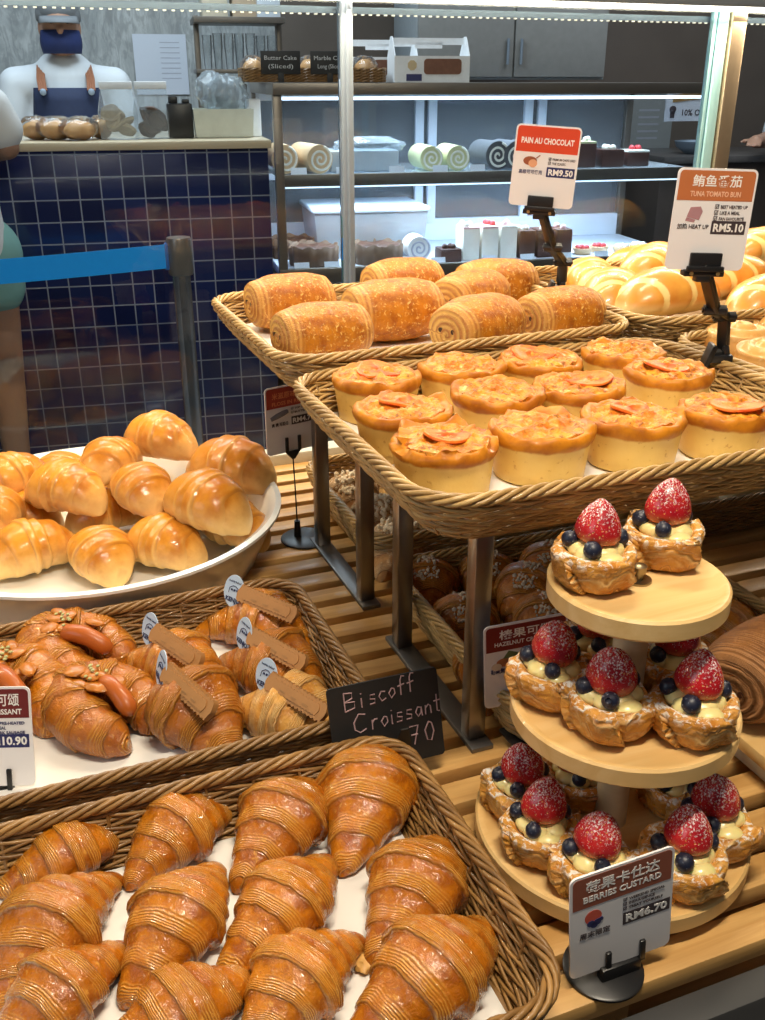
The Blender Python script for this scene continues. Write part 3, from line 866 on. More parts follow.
# ---- tomato buns
tb = [make_tuna(1, (.004, .002, .026)), make_tuna(4, (-.008, -.006, .020)), make_tuna(7, None), make_tuna(11, (.010, -.002, .027)), make_tuna(15, (.0, -.004, .022), 2.2)]
GU = 'round tomato buns in the pale basket'
for k, c, rz, lab in (
    (0, (0.3888, 0.9990, 1.0460), 20, 'tomato bun in the back left corner of its basket'),
    (2, (0.4955, 1.0024, 1.0460), 75, 'plain cheesy tomato bun second from the left in the back row'),
    (3, (0.5983, 0.9955, 1.0460), 140, 'tomato bun with red slice, third from the left in the back row'),
    (2, (0.7099, 0.9870, 1.0460), 200, 'golden bun at the right end of the back row'),
    (1, (0.3714, 0.8787, 1.0460), 250, 'tomato bun at the left of the middle row, pale cheese in its top'),
    (2, (0.4867, 0.8934, 1.0460), 310, 'cheese speckled bun second in the middle row'),
    (3, (0.5825, 0.8838, 1.0460), 15, 'bun with an orange red top, third in the middle row'),
    (0, (0.7092, 0.8946, 1.0460), 95, 'bun with a large ring of tomato, right end of the middle row'),
    (4, (0.3683, 0.7755, 1.0460), 40, 'rough browned bun with a small tomato disc, front left corner'),
    (2, (0.4708, 0.7750, 1.0460), 150, 'plain topped bun second in the front row'),
    (1, (0.5738, 0.7706, 1.0460), 220, 'herb flecked bun third in the front row'),
    (3, (0.6780, 0.7573, 1.0460), 300, 'bun with a bright red tomato piece, right end of the front row')):
    place(tb[k], (c[0], c[1], .9972), R(rz), lab, GU, 1.0)

# ---- pains au chocolat
pn = [make_pain(2), make_pain(9)]
GP = 'chocolate rolls in the rear pale basket'
for k, c, rz, s, lab in (
    (0, (0.4045, 1.3921, 1.0500), 4, 1.0, 'chocolate roll at the back left corner of its basket'),
    (1, (0.3875, 1.1915, 1.0500), 6, .98, 'chocolate roll nearest the front left corner of its basket'),
    (0, (0.5177, 1.2674, 1.0500), 2, 1.08, 'big chocolate roll in the middle, behind the tomato buns'),
    (1, (0.6129, 1.4588, 1.0500), 6, 1.0, 'chocolate roll behind the big middle one'),
    (0, (0.6706, 1.3337, 1.0500), 28, .98, 'chocolate roll right behind the one showing its coiled end'),
    (1, (0.5929, 1.1524, 1.0500), 24, 1.0, 'chocolate roll showing its coiled end and chocolate stick at the front'),
    (1, (0.7478, 1.3964, 1.0500), -8, 1.0, 'darker chocolate roll at the back right of its basket'),
    (0, (0.7324, 1.1755, 1.0500), 10, .96, 'flat chocolate roll at the right end of its basket')):
    place(pn[k], (c[0], c[1], 1.0122), R(rz), lab, GP, s)

# ---- long striped loaves and cinnamon buns
def loaf_mat():
    t = NT('striped_loaf_crust'); q, h, e = t.attr()[:3]
    n1 = t.noise(25, 3); n2 = t.noise(120, 3)
    c = t.mix(t.step(n1, .3, .7), (.80, .38, .06), (.66, .24, .03))
    st = t.step(t.math('ADD', q, t.math('MULTIPLY', t.math('SUBTRACT', n2, .5), .35)), .5, .66)
    c = t.mix(st, c, (.92, .68, .26)); c = t.mix(t.step(h, .45, .2), c, (.88, .66, .30))
    t.set(color=c, rough=.35, coat=.3); t.bump(n2, .15, .002)
    return t.m
M_LOAF = loaf_mat()
def make_loaf(seed):
    V = []; F = []; AT = []; ns, nt = 60, 36
    for i in range(ns):
        s = math.sin((-1 + 2 * i / (ns - 1)) * PI / 2)
        e = math.sqrt(max(0, 1 - abs(s) ** 2.4))
        for j in range(nt):
            th = 2 * PI * j / nt; ct, st = math.cos(th), math.sin(th)
            groove = abs(math.sin(s * 6.0 + ct * 1.3 + seed))
            r = 1 + .05 * fbm(s * 2 + seed, ct, st, 2) - .06 * (1 - min(1, groove * 3))
            z = .030 * e + st * .032 * e * r
            if z < .002: z = .002
            V.append((s * .085, ct * .043 * e * r, z)); AT.append((1 - min(1, groove * 1.3), min(1, z / .06), 0))
    for i in range(ns - 1):
        for j in range(nt):
            k = (j + 1) % nt; F.append((i * nt + j, i * nt + k, (i + 1) * nt + k, (i + 1) * nt + j))
    mb = MB(); mb.add(V, F, AT); o = link('striped_loaf', mb.mesh('striped_loaf', M_LOAF)); o['category'] = 'long bread'
    return o
lf = [make_loaf(1), make_loaf(4)]
GL = 'long striped loaves by the glass'
for k, c, rz, z, s, lab in (
    (0, (0.9457, 1.4318, 1.0450), 60, .004, 1.0, 'long striped loaf at the back left of its basket'),
    (1, (0.9028, 1.3018, 1.0450), 45, .010, 1.0, 'long striped loaf at the left rim of its basket'),
    (0, (0.9561, 1.2311, 1.0450), 8, .012, 1.15, 'long striped loaf along the front rim of its basket'),
    (1, (1.0711, 1.4227, 1.0450), 25, .02, 1.05, 'long striped loaf behind the front one'),
    (0, (1.1105, 1.5163, 1.0450), 5, .004, 1.0, 'long striped loaf at the far rim near the glass'),
    (1, (1.0936, 1.2609, 1.0450), 12, .02, 1.1, 'long striped loaf just behind the clip of the tomato bun sign'),
    (0, (1.2430, 1.4638, 1.0450), 10, .03, 1.1, 'long striped loaf half behind the tomato bun sign'),
    (1, (1.3195, 1.4336, 1.0450), 0, .03, 1.1, 'long striped loaf at the right edge of the photo, upper'),
    (0, (1.0974, 1.1592, 1.0450), 10, .008, 1.1, 'long striped loaf at the right edge of the photo, lower')):
    place(lf[k], (c[0], c[1], 1.010 + z), R(rz), lab, GL, s)
M_CINN = laminated('cinnamon_bun_crust', (.72, .40, .12), (.52, .22, .045), (.80, .55, .25), (.16, .05, .015), K=1.0, lo=.3, rough=.4, coat=.25, bump=.2, nscale=25)
def make_cinnamon(seed):
    V = []; F = []; AT = []; nr, nt = 40, 56
    for i in range(nr):
        t = i / (nr - 1)
        for j in range(nt):
            th = 2 * PI * j / nt
            if t < .3: rr, z = .043 + .004 * math.sin(t / .3 * PI), .002 + .040 * t / .3
            else:
                u = (t - .3) / .7; rr = .045 * (1 - u); z = .043 + .012 * math.sin(u * PI * .5)
                sp = (1 - u) * 2.6 - th / (2 * PI) + seed
                f = sp - math.floor(sp); z += .006 * math.sin(f * PI) - .003
            w = 1 + .05 * fbm(math.cos(th) + seed, math.sin(th), t, 2)
            sp = (1 - max(0, (t - .3) / .7)) * 2.6 - th / (2 * PI) + seed
            V.append((rr * w * math.cos(th), rr * w * math.sin(th), z)); AT.append((sp + .5 if t > .3 else .1, min(1, z / .05), 0))
    for i in range(nr - 1):
        for j in range(nt):
            k = (j + 1) % nt; F.append((i * nt + j, i * nt + k, (i + 1) * nt + k, (i + 1) * nt + j))
    mb = MB(); mb.add(V, F, AT); mb.f.append(tuple(range(nt - 1, -1, -1)))
    o = link('cinnamon_bun', mb.mesh('cinnamon_bun', M_CINN)); o['category'] = 'sweet bun'
    return o
cn = make_cinnamon(1)
GN = 'coiled sweet buns at the right edge'
for c, rz, lab in (((0.9278, 1.0365, 1.0300), 200, 'coiled sweet bun with dark filling beside the tomato bun sign clip'),
                   ((0.9040, 0.9446, 1.0300), 60, 'coiled sweet bun in front at the right edge of the photo'),
                   ((1.0215, 1.0491, 1.0300), 110, 'coiled sweet bun behind, cut by the right edge of the photo')):
    place(cn, (c[0], c[1], .9945), R(rz), lab, GN, 1.0)

# ---- lower baskets: hazelnut, almond, green topped
def nut_clumps(o, n, seed, L, Rm, mat, name, size=.0035):
    rnd = random.Random(seed); mb = MB()
    me = o.data; tops = [v.co.copy() for v in me.vertices if v.co.z > .046 and abs(v.co.y) < Rm * .6]
    for q in range(n):
        p = rnd.choice(tops); r = size * rnd.uniform(.6, 1.3)
        mb.ball((p.x + rnd.uniform(-.004, .004), p.y + rnd.uniform(-.005, .005), p.z + r * .15), (r, r * rnd.uniform(.5, 1), r * rnd.uniform(.4, .8)), 6, 4, Euler((rnd.random() * 3, rnd.random() * 3, rnd.random() * 3)).to_matrix())
    c = mb.obj(name, mat, o); c['kind'] = 'stuff'
hz = [make_croissant(71, .15, .040, .05, 3.0, M_CRO_D, 'hazelnut croissant', 'hazelnut_croissant'), make_croissant(75, .15, .040, -.05, 3.2, M_CRO_D, 'hazelnut croissant', 'hazelnut_croissant')]
for k, o in enumerate(hz): nut_clumps(o, 130, k + 1, .15, .022, plain('chopped_nuts', (.52, .42, .30), .6, 0, .45, 150), 'chopped_nuts', .0026)
GH = 'hazelnut croissants under the stand'
for k, c, rz, z, lab in (
    (0, (0.4506, 1.0237, 0.7450), 70, 0, 'hazelnut croissant at the back left, between the square steel legs'),
    (1, (0.4504, 0.9032, 0.7450), 62, .004, 'hazelnut croissant just behind the front steel leg'),
    (0, (0.4385, 0.8139, 0.7450), 66, 0, 'hazelnut croissant at the front left, its pleats facing out'),
    (1, (0.5351, 1.0050, 0.7450), 60, 0, 'hazelnut croissant behind the front steel leg, back row'),
    (0, (0.6184, 0.9810, 0.7450), 50, .012, 'hazelnut croissant in the back row, left of the top cake board'),
    (1, (0.5491, 0.9232, 0.7450), 40, .018, 'hazelnut croissant in the middle of the pile'),
    (0, (0.5972, 0.8575, 0.7450), 48, .01, 'hazelnut croissant partly behind the tiered cake stand'),
    (1, (0.5387, 0.8560, 0.7450), 52, .012, 'hazelnut croissant just above the hazelnut price card')):
    place(hz[k], (c[0] + .030, c[1] + .034, SH + .0095 + z), R(rz), lab, GH, .95)
o = place(cr[1], (0.7868, 0.8179, 0.7110), R(10), 'lone brown croissant right of the tiered stand', None, .95); o['category'] = 'croissant'; o.location.z = SH + .0095
if 'group' in o: del o['group']
al = [make_croissant(81, .15, .041, .03, 2.6, M_ALM, 'almond croissant', 'almond_croissant', rough=.09), make_croissant(85, .15, .041, -.04, 2.6, M_ALM, 'almond croissant', 'almond_croissant', rough=.09)]
for k, o in enumerate(al): nut_clumps(o, 130, k + 5, .15, .041, plain('almond_flakes', (.80, .64, .42), .6, 0, .2, 100), 'almond_flakes', .0048)
for k, c, rz, lab in ((0, (0.4899, 1.3709, 0.7450), 70, 'almond croissant nearest the back rim, beside the square legs'), (1, (0.4970, 1.2739, 0.7450), 60, 'almond croissant in the middle between the square legs'),
                      (0, (0.4875, 1.1708, 0.7450), 50, 'pale almond croissant in front of the others, low behind the tomato bun basket'), (1, (0.6131, 1.2999, 0.7450), 80, 'almond croissant hidden mostly under the tomato bun basket')):
    place(al[k], (c[0], c[1], SH + .0095), R(rz), lab, 'almond croissants below the chocolate rolls', .95)
gm = [link('green_topped_bread', roll_mesh('green_topped_bread', plain('pale_bread', (.62, .45, .20), .5, 0, .25, 40), .14, .038, 1.2, 0, 91, ns=60, nt=28, prof=ROLL_PROF, step=.02, rough=.06))]
gm[0]['category'] = 'savoury bread'
mb = MB(); rnd = random.Random(9)
for q in range(26): mb.ball((rnd.uniform(-.05, .05), rnd.uniform(-.017, .017), .062 + rnd.uniform(-.005, .002)), (.009, .006, .003), 8, 5, Euler((rnd.random(), rnd.random(), rnd.random() * 6)).to_matrix())
mb.obj('green_topping', plain('green_onion', (.12, .22, .09), .35, 0, .5, 130), gm[0])['kind'] = 'stuff'
for c, rz, lab in (((0.9684, 1.1325, 0.7350), 15, 'green topped bread just right of the top strawberry'), ((1.0724, 1.1214, 0.7350), 5, 'green topped bread at the right edge under the tomato bun basket'), ((1.0794, 1.2104, 0.7350), 20, 'green topped bread at the back, in the shade')):
    place(gm[0], (c[0], c[1], SH + .0095), R(rz), lab, 'green topped breads in the dark basket', 1.0)

# ---- cocoa rolls on a board, right edge
bd = thing('serving_board', 'wooden board on a white riser at the right edge', 'board', (.90, .545, SH))
mb = MB(); mb.box((0, 0, .034), (.53, .275, .016), bev=.004); mb.obj('board_top', M_BAMBOO, bd, angle=30)
mb = MB(); mb.box((0, .002, .0131), (.50, .255, .026), bev=.003); mb.obj('riser', plain('white_riser', (.62, .62, .62), .4), bd, angle=30)
ck = make_pain(17); ck.name = 'cocoa_roll'; ck['category'] = 'chocolate pastry'; ck.data.name = 'cocoa_roll'
ck.data.materials.clear(); ck.data.materials.append(M_CHOC)
for c, rz, lab in (((0.6951, 0.6632, 0.7800), 20, 'dark cocoa dusted roll on the board at the right edge'),):
    place(ck, (c[0], c[1], SH + .0425), R(rz), lab, None, 1.12)

# ---- three tier round stand with berry danishes
tc = (.455, .582)
ts = thing('tiered_cake_stand', 'three tier round bamboo stand of berry danishes', 'cake stand', (tc[0], tc[1], SH))
for nm, zt, r, th in (('bottom_board', .028, .123, .016), ('middle_board', .157, .0975, .016), ('top_board', .275, .0735, .016)):
    mb = MB()
    pr = [(0, zt - th), (r - .003, zt - th), (r, zt - th + .003), (r, zt + .001), (r - .002, zt + .003), (r - .006, zt + .003), (r - .010, zt)]
    mb.lathe(pr[1:5], 96, closed=False); mb.lathe(pr[0:2], 96, closed=False); mb.lathe(pr[4:7] + [(0, zt)], 96, closed=False)
    b = mb.obj(nm, M_BAMBOO, ts, angle=40)
for z0, z1 in ((.028, .141), (.157, .259)):
    mb = MB(); mb.lathe([(.0145, z0 - .002), (.0145, z1 + .002)], 32); mb.obj('post', M_BAMBOOE, ts, angle=40)
mb = MB(); mb.lathe([(.011, .275), (.011, .277), (.004, .2775), (.004, .283), (.0062, .2835), (.0062, .289), (.003, .2905), (0, .2905)], 24)
mb.obj('wing_nut', plain('dull_brass', (.30, .24, .15), .35, 1, .2, 200), ts, angle=40)
mb = MB()
for a in (30, 150, 270): mb.lathe([(.012, 0), (.012, .0121)], 16, (.09 * math.cos(R(a)), .09 * math.sin(R(a)), 0))
mb.obj('foot', M_BAMBOOE, ts, angle=40)
dn = [make_danish(s) for s in (1, 2.2, 3.7, 5.1)]
GD = 'berry custard danishes on the tiered stand'
ZT, ZM, ZO = SH + .0282, SH + .1572, SH + .2752
for k, c, z, rz, s, lab in (
    (0, (0.4192, 0.5950, 0.9790), ZO, 0, .98, 'berry danish on the left of the top board'),
    (1, (0.4950, 0.6064, 0.9790), ZO, 8, .98, 'berry danish on the right of the top board, behind the wing nut'),
    (2, (0.3999, 0.6144, 0.8590), ZM, 0, 1., 'berry danish at the left of the middle board, in front of the hazelnut card'),
    (3, (0.4217, 0.5574, 0.8590), ZM, 10, 1.04, 'berry danish with a dark strawberry, front centre of the middle board'),
    (0, (0.4816, 0.5263, 0.8590), ZM, -8, 1.04, 'berry danish with a bright strawberry at the front right of the middle board'),
    (1, (0.4593, 0.6354, 0.8590), ZM, 20, .98, 'berry danish behind the post on the middle board, left'),
    (2, (0.5085, 0.5864, 0.8590), ZM, 40, .98, 'berry danish at the back right of the middle board'),
    (3, (0.3850, 0.6244, 0.7300), ZT, 5, 1., 'berry danish at the back left of the bottom board'),
    (1, (0.3746, 0.5714, 0.7300), ZT, 0, 1., 'berry danish at the left front of the bottom board'),
    (2, (0.3961, 0.5200, 0.7300), ZT, 12, 1., 'berry danish just behind the berries price card, left'),
    (0, (0.4673, 0.4954, 0.7300), ZT, 0, 1.04, 'berry danish with a light red strawberry behind the berries price card, right'),
    (3, (0.5180, 0.5213, 0.7300), ZT, 0, 1.04, 'berry danish at the right of the bottom board'),
    (1, (0.5209, 0.5721, 0.7300), ZT, 50, .95, 'berry danish in shade at the back right of the bottom board'),
    (0, (0.4415, 0.6200, 0.7300), ZT, 90, .95, 'berry danish in shade at the back of the bottom board')):
    place(dn[k], (c[0], c[1], z), R(rz - 21), lab, GD, s * .94)

# ================================================================== PRICE CARDS
M_CARD = plain('white_card', (.82, .80, .80), .3, 0, .02, 20, coat=.3)
M_WHITE = plain('white_print', (.86, .84, .80), .5, 0, .02, 20)
M_NAVY = plain('navy_print', (.025, .03, .12), .4, 0, .06, 30)
M_GREY = plain('charcoal_print', (.055, .04, .045), .4, 0, .06, 30)
def card(root, w, h, head, head_h, rot, off=(0, 0, 0), hm=None):
    """card standing on its bottom edge, x = right, z = up, faces -y"""
    mb = MB(); mb.prism([(x - w / 2, z) for x, z in rrect(w, h, .006)], -.0008, .0008)
    c = mb.obj('card', M_CARD, root, off, angle=30); c.rotation_euler = rot
    b = .0022; mb = MB()
    pr = [p for p in rrect(w - 2 * b, h - 2 * b, .0045)]
    top = [(x - w / 2 + b, z + b) for x, z in pr if z > h / 2] 
    mb.prism(top + [(-w / 2 + b, h * (1 - head_h)), (w / 2 - b, h * (1 - head_h))], -.00105, -.0006)
    mb.obj('header_band', head, c, angle=30)['label'] = 'coloured header band'
    return c
def plate(c, x0, x1, z0, z1, mat):
    mb = MB(); mb.prism([(x0, z0), (x1, z0), (x1, z1), (x0, z1)], -.00105, -.0006); mb.obj('price_plate', mat, c, angle=30)
def checks(c, lines, x, z, dz, size, width, mat):
    for k, (t, w) in enumerate(lines):
        mb = MB(); s = size * .8; zz = z - k * dz
        for a, b in (((0, 0), (s, 0)), ((s, 0), (s, s)), ((s, s), (0, s)), ((0, s), (0, 0)), ((s * .2, s * .5), (s * .45, s * .2)), ((s * .45, s * .2), (s * 1.1, s * 1.1))):
            mb.tube([(x + a[0], -.0012, zz + a[1]), (x + b[0], -.0012, zz + b[1])], size * .06, 4)
        mb.obj('check_box', mat, c)
        lettering(c, 'detail_lettering', t, x + size * 1.3, zz, size, mat, .02, width * w)
def slot_holder(c, w, mat=None):
    """two little prongs gripping the bottom edge"""
    for x in (-w * .13, w * .21):
        mb = MB(); mb.box((x, -.0024, .008), (.0048, .0028, .020), bev=.0008); mb.box((x, .0024, .008), (.0048, .0028, .020), bev=.0008); mb.box((x, 0, -.0022), (.0048, .0076, .003), bev=.0008)
        mb.obj('prong', M_BLACK, c, angle=30)

# -- berries custard
r = thing('price_card', 'price card reading BERRIES CUSTARD on a round black foot in front of the tiered stand', 'price card', (.372, .462, SH))
c = card(r, .088, .106, plain('brown_print', (.30, .085, .045), .4, 0, .05, 30), .31, (R(1), R(-5.5), R(-3.2)), (.008, -.009, .0155))
lettering(c, 'title_lettering', '莓果卡仕达', .000, .0885, .0125, M_WHITE, .012, .062, align='C')
lettering(c, 'name_lettering', 'BERRIES CUSTARD', .0, .0785, .0085, M_WHITE, .02, .066, align='C')
checks(c, (('WEEKEND SPECIAL', 1), ('INDULGENCE', .72), ('TREAT YOURSELF', .95)), .001, .0665, .0048, .0036, .031, M_GREY)
plate(c, .001, .042, .041, .0535, M_GREY)
lettering(c, 'price_lettering', 'RM6.70', .0035, .0437, .0105, M_WHITE, .03, .036)
lettering(c, 'note_lettering', '周末限定', -.036, .041, .007, M_GREY, .01, .026)
mb = MB()
for x, z, q in ((-.0245, .061, .0072), (-.022, .0655, .004)): mb.lathe([(0, -.0006), (q, -.0004), (q, .0001), (0, .0003)], 20)
mb.v = [(x * 1.0, z, y) for x, y, z in mb.v]; mb.v = [(x - .0245, -.0009 + .3 * y, z + .061) for x, y, z in mb.v]
mb.obj('berry_picture', plain('red_print', (.62, .10, .06), .5), c)
mb = MB()
for x, z, q in ((-.0265, .0548, .0032), (-.021, .0550, .0032), (-.0238, .0525, .003), (-.018, .0568, .002)):
    mb.prism([(x + q * math.cos(t * PI / 8), z + q * math.sin(t * PI / 8)) for t in range(16)], -.0013, -.0007)
mb.obj('berry_picture', M_NAVY, c)
slot_holder(c, .088)
mb = MB(); mb.lathe([(0, 0), (.030, 0), (.032, .001), (.032, .003), (.0305, .004), (0, .004)], 40); mb.box((.008, -.009, .009), (.036, .009, .014), bev=.0015)
mb.obj('round_foot', M_BLACK, r, angle=40)

# -- hazelnut
r = thing('price_card', 'dark red topped price card reading HAZELNUT CROISSANT', 'price card', (.4553, .744, SH + .0085))
c = card(r, .088, .106, plain('maroon_print', (.20, .016, .014), .4, 0, .05, 30), .31, (R(6), R(-5), R(-10)), (0, .0, .0445))
lettering(c, 'title_lettering', '榛果可颂', .0, .0885, .0125, M_WHITE, .012, .056, align='C')
lettering(c, 'name_lettering', 'HAZELNUT CROISSANT', .0, .0795, .0070, M_WHITE, .015, .066, align='C')
lettering(c, 'note_lettering', '榛果焦糖巧克力', -.037, .045, .007, M_NAVY, .02, .034)
plate(c, .003, .042, .045, .0575, M_NAVY)
mb = MB()
for x, z, q, e in ((-.022, .058, .009, .6), (-.012, .060, .007, .7)): mb.prism([(x + q * math.cos(t * PI / 10), z + q * e * math.sin(t * PI / 10)) for t in range(20)], -.0013, -.0007)
mb.obj('nut_picture', plain('nut_print', (.40, .15, .06), .5), c)
mb = MB(); mb.prism([(-.024, .063), (-.018, .072), (-.008, .068), (.002, .067), (-.010, .063)], -.0014, -.0007); mb.obj('leaf_picture', plain('leaf_print', (.12, .16, .06), .5), c)
mb = MB(); mb.prism([(-.031 + .0055 * math.cos(t * PI / 10), .0535 + .0045 * math.sin(t * PI / 10)) for t in range(20)], -.0015, -.0007); mb.obj('nut_picture', plain('nut_cut_print', (.72, .60, .46), .5), c)
mb = MB(); mb.box((0, 0, .002), (.04, .032, .004), bev=.001); mb.box((0, 0, .022), (.006, .006, .040), bev=.001); mb.box((0, 0, .040), (.03, .006, .008), bev=.001)
mb.obj('card_foot', M_BLACK, r, angle=30)

# -- RM4.70 on a thin wire stand
r = thing('price_card', 'price card reading RM4.70 on a thin black wire stand with a round foot', 'price card', (.392, 1.313, SH))
c = card(r, .084, .104, plain('brick_red_print', (.38, .05, .03), .4, 0, .05, 30), .31, (R(2), R(-1), R(12)), (-.012, .012, .143))
lettering(c, 'title_lettering', '米滋原味热狗', -.031, .086, .0105, plain('orange_print', (.75, .25, .10), .5), .012, .058)
lettering(c, 'name_lettering', 'FLOSS IN ROLL', -.031, .0755, .008, plain('orange_print', (.75, .25, .10), .5), .02, .056)
checks(c, (('TOP CHOICE', 1), ('BUTTER', .7)), .0, .0655, .006, .0042, .028, M_GREY)
mb = MB(); mb.tube([(-.034, -.0012, .056), (-.024, -.0012, .0595), (-.014, -.0012, .0625), (-.006, -.0012, .0645)], [.003, .0042, .0042, .003], 8); mb.obj('roll_picture', plain('grey_print', (.20, .18, .18), .5), c)
plate(c, .0, .040, .042, .0545, M_GREY)
lettering(c, 'price_lettering', 'RM4.70', .002, .0445, .0105, M_WHITE, .03, .036)
lettering(c, 'note_lettering', '素 素 可热食', -.033, .044, .006, M_GREY, .02, .028)
for x in (-.010, .011):
    mb = MB(); mb.box((x, -.0028, .012), (.005, .0034, .024), bev=.001); mb.box((x, .0028, .006), (.005, .0034, .014), bev=.001); mb.obj('prong', M_BLACK, c, angle=30)
mb = MB(); mb.prism([(-.0125, .001), (.0135, .001), (.003, -.012), (-.002, -.012)], -.003, .003); mb.obj('clip_yoke', M_BLACK, c, angle=30)
mb = MB(); mb.tube([(-.012, .010, .135), (-.011, .009, .09), (-.010, .008, .03), (-.010, .008, .004)], .0011, 8); mb.obj('wire_stem', M_BLACK, r)
mb = MB(); mb.lathe([(0, 0), (.036, 0), (.038, .001), (.038, .003), (.036, .004), (0, .004)], 40); mb.tube([(-.010, .008, .003), (-.010, .008, .03)], [.006, .0045], 10)
mb.obj('round_foot', M_BLACK, r, angle=40)

# -- sausage croissant card (cut by the left edge)
r = thing('price_card', 'white price card ending 10.90 at the left edge, before the sausage croissants', 'price card', (-.0727, .858, SH + .011))
c = card(r, .084, .101, plain('plum_print', (.16, .022, .024), .4, 0, .05, 30), .31, (R(-15), R(.5), R(-19)), (0, 0, .0035))
lettering(c, 'title_lettering', '德式香肠可颂', .031, .083, .0135, M_WHITE, .012, .066, align='R')
lettering(c, 'name_lettering', 'SAUSAGE CROISSANT', .033, .0735, .0075, M_WHITE, .02, .066, align='R')
for k, (t, w) in enumerate((('BEST PRE-HEATED', .034), ('LIKE A MEAL', .022), ('PORK SAUSAGE', .030))): lettering(c, 'detail_lettering', t, .035 if k != 1 else .017, .063 - k * .0048, .0042, M_NAVY, .02, w, align='R')
plate(c, -.006, .0385, .0395, .053, M_NAVY)
lettering(c, 'price_lettering', 'RM10.90', .0365, .0425, .0115, M_WHITE, .03, .041, align='R')
slot_holder(c, .084)
mb = MB(); mb.box((.003, .013, -.001), (.035, .04, .003), bev=.001); mb.box((.003, .003, .001), (.034, .014, .004), bev=.001); mb.obj('card_foot', M_BLACK, r, angle=30)

# -- handwritten board
M_CHALKB = plain('blackboard', (.012, .012, .012), .55, 0, .3, 60)
M_CHALK = plain('pink_chalk', (.42, .27, .27), .8, 0, .25, 260)
r = thing('chalk_board', 'small black board with pink handwriting ending in 70, between the two front baskets', 'board', (.309, .729, SH))
mb = MB(); mb.prism([(x - .0575, z) for x, z in rrect(.115, .092, .004)], -.0012, .0012)
b = mb.obj('panel', M_CHALKB, r, (-.009, .004, .022), angle=30); b.rotation_euler = (R(-16), R(-1), R(-2))
STROKES = {
 'B': [[(0, 0), (0, 1)], [(0, 1), (.5, .9), (.5, .62), (0, .5)], [(0, .5), (.62, .4), (.6, .08), (0, 0)]],
 'C': [[(.75, .9), (.35, 1), (.02, .6), (.05, .2), (.35, 0), (.75, .12)]],
 'i': [[(.1, 0), (.1, .5)], [(.1, .72), (.1, .76)]], 's': [[(.42, .48), (.12, .5), (.1, .3), (.4, .22), (.38, .02), (.05, .02)]],
 'c': [[(.45, .45), (.2, .52), (.05, .28), (.2, 0), (.48, .08)]], 'o': [[(.25, .52), (.05, .3), (.2, 0), (.45, .2), (.4, .46), (.25, .52)]],
 'f': [[(.5, .95), (.32, 1), (.22, .8), (.2, 0)], [(.02, .5), (.45, .55)]], 'r': [[(.08, 0), (.1, .52)], [(.1, .35), (.25, .52), (.42, .5)]],
 'a': [[(.42, .45), (.2, .52), (.05, .25), (.2, 0), (.4, .2), (.42, .5), (.46, 0)]], 'n': [[(.06, 0), (.08, .5)], [(.08, .35), (.28, .52), (.4, .4), (.42, 0)]],
 't': [[(.22, .95), (.2, .05), (.35, 0)], [(.02, .6), (.45, .62)]], '7': [[(.02, .95), (.55, .95), (.25, 0)], [(.1, .5), (.5, .5)]], '0': [[(.3, 1), (.05, .6), (.15, .08), (.4, 0), (.58, .45), (.48, .9), (.3, 1)]]}
def scribble(parent, name, word, x, z, s, adv, slope=0.0, mat=None):
    mb = MB()
    for ch in word:
        if ch in STROKES:
            for st in STROKES[ch]: mb.tube([(x + p[0] * s, -.0015, z + p[1] * s * 1.15 + slope * p[0] * s) for p in st], s * .042, 5)
            x += (adv[ch] if isinstance(adv, dict) and ch in adv else .62) * s; z += slope * .6 * s
        else: x += .5 * s
    mb.obj(name, mat or M_CHALK, parent)
scribble(b, 'chalk_lettering', 'Biscoff', -.041, .066, .0165, {'B': .95, 'i': .55, 'f': .60}, .10)
scribble(b, 'chalk_lettering', 'Croissant', -.034, .042, .0165, {'C': 1.05, 'i': .35}, .05)
scribble(b, 'chalk_lettering', '70', .022, .017, .0175, {'7': .9}, .04)
mb = MB(); mb.prism([(-.02, .0), (.02, .0), (.004, .075), (-.004, .075)], .0012, .003); f = mb.obj('back_prop', M_CHALKB, r, (0, .006, .001), angle=30); f.rotation_euler = (R(14), 0, R(-4))

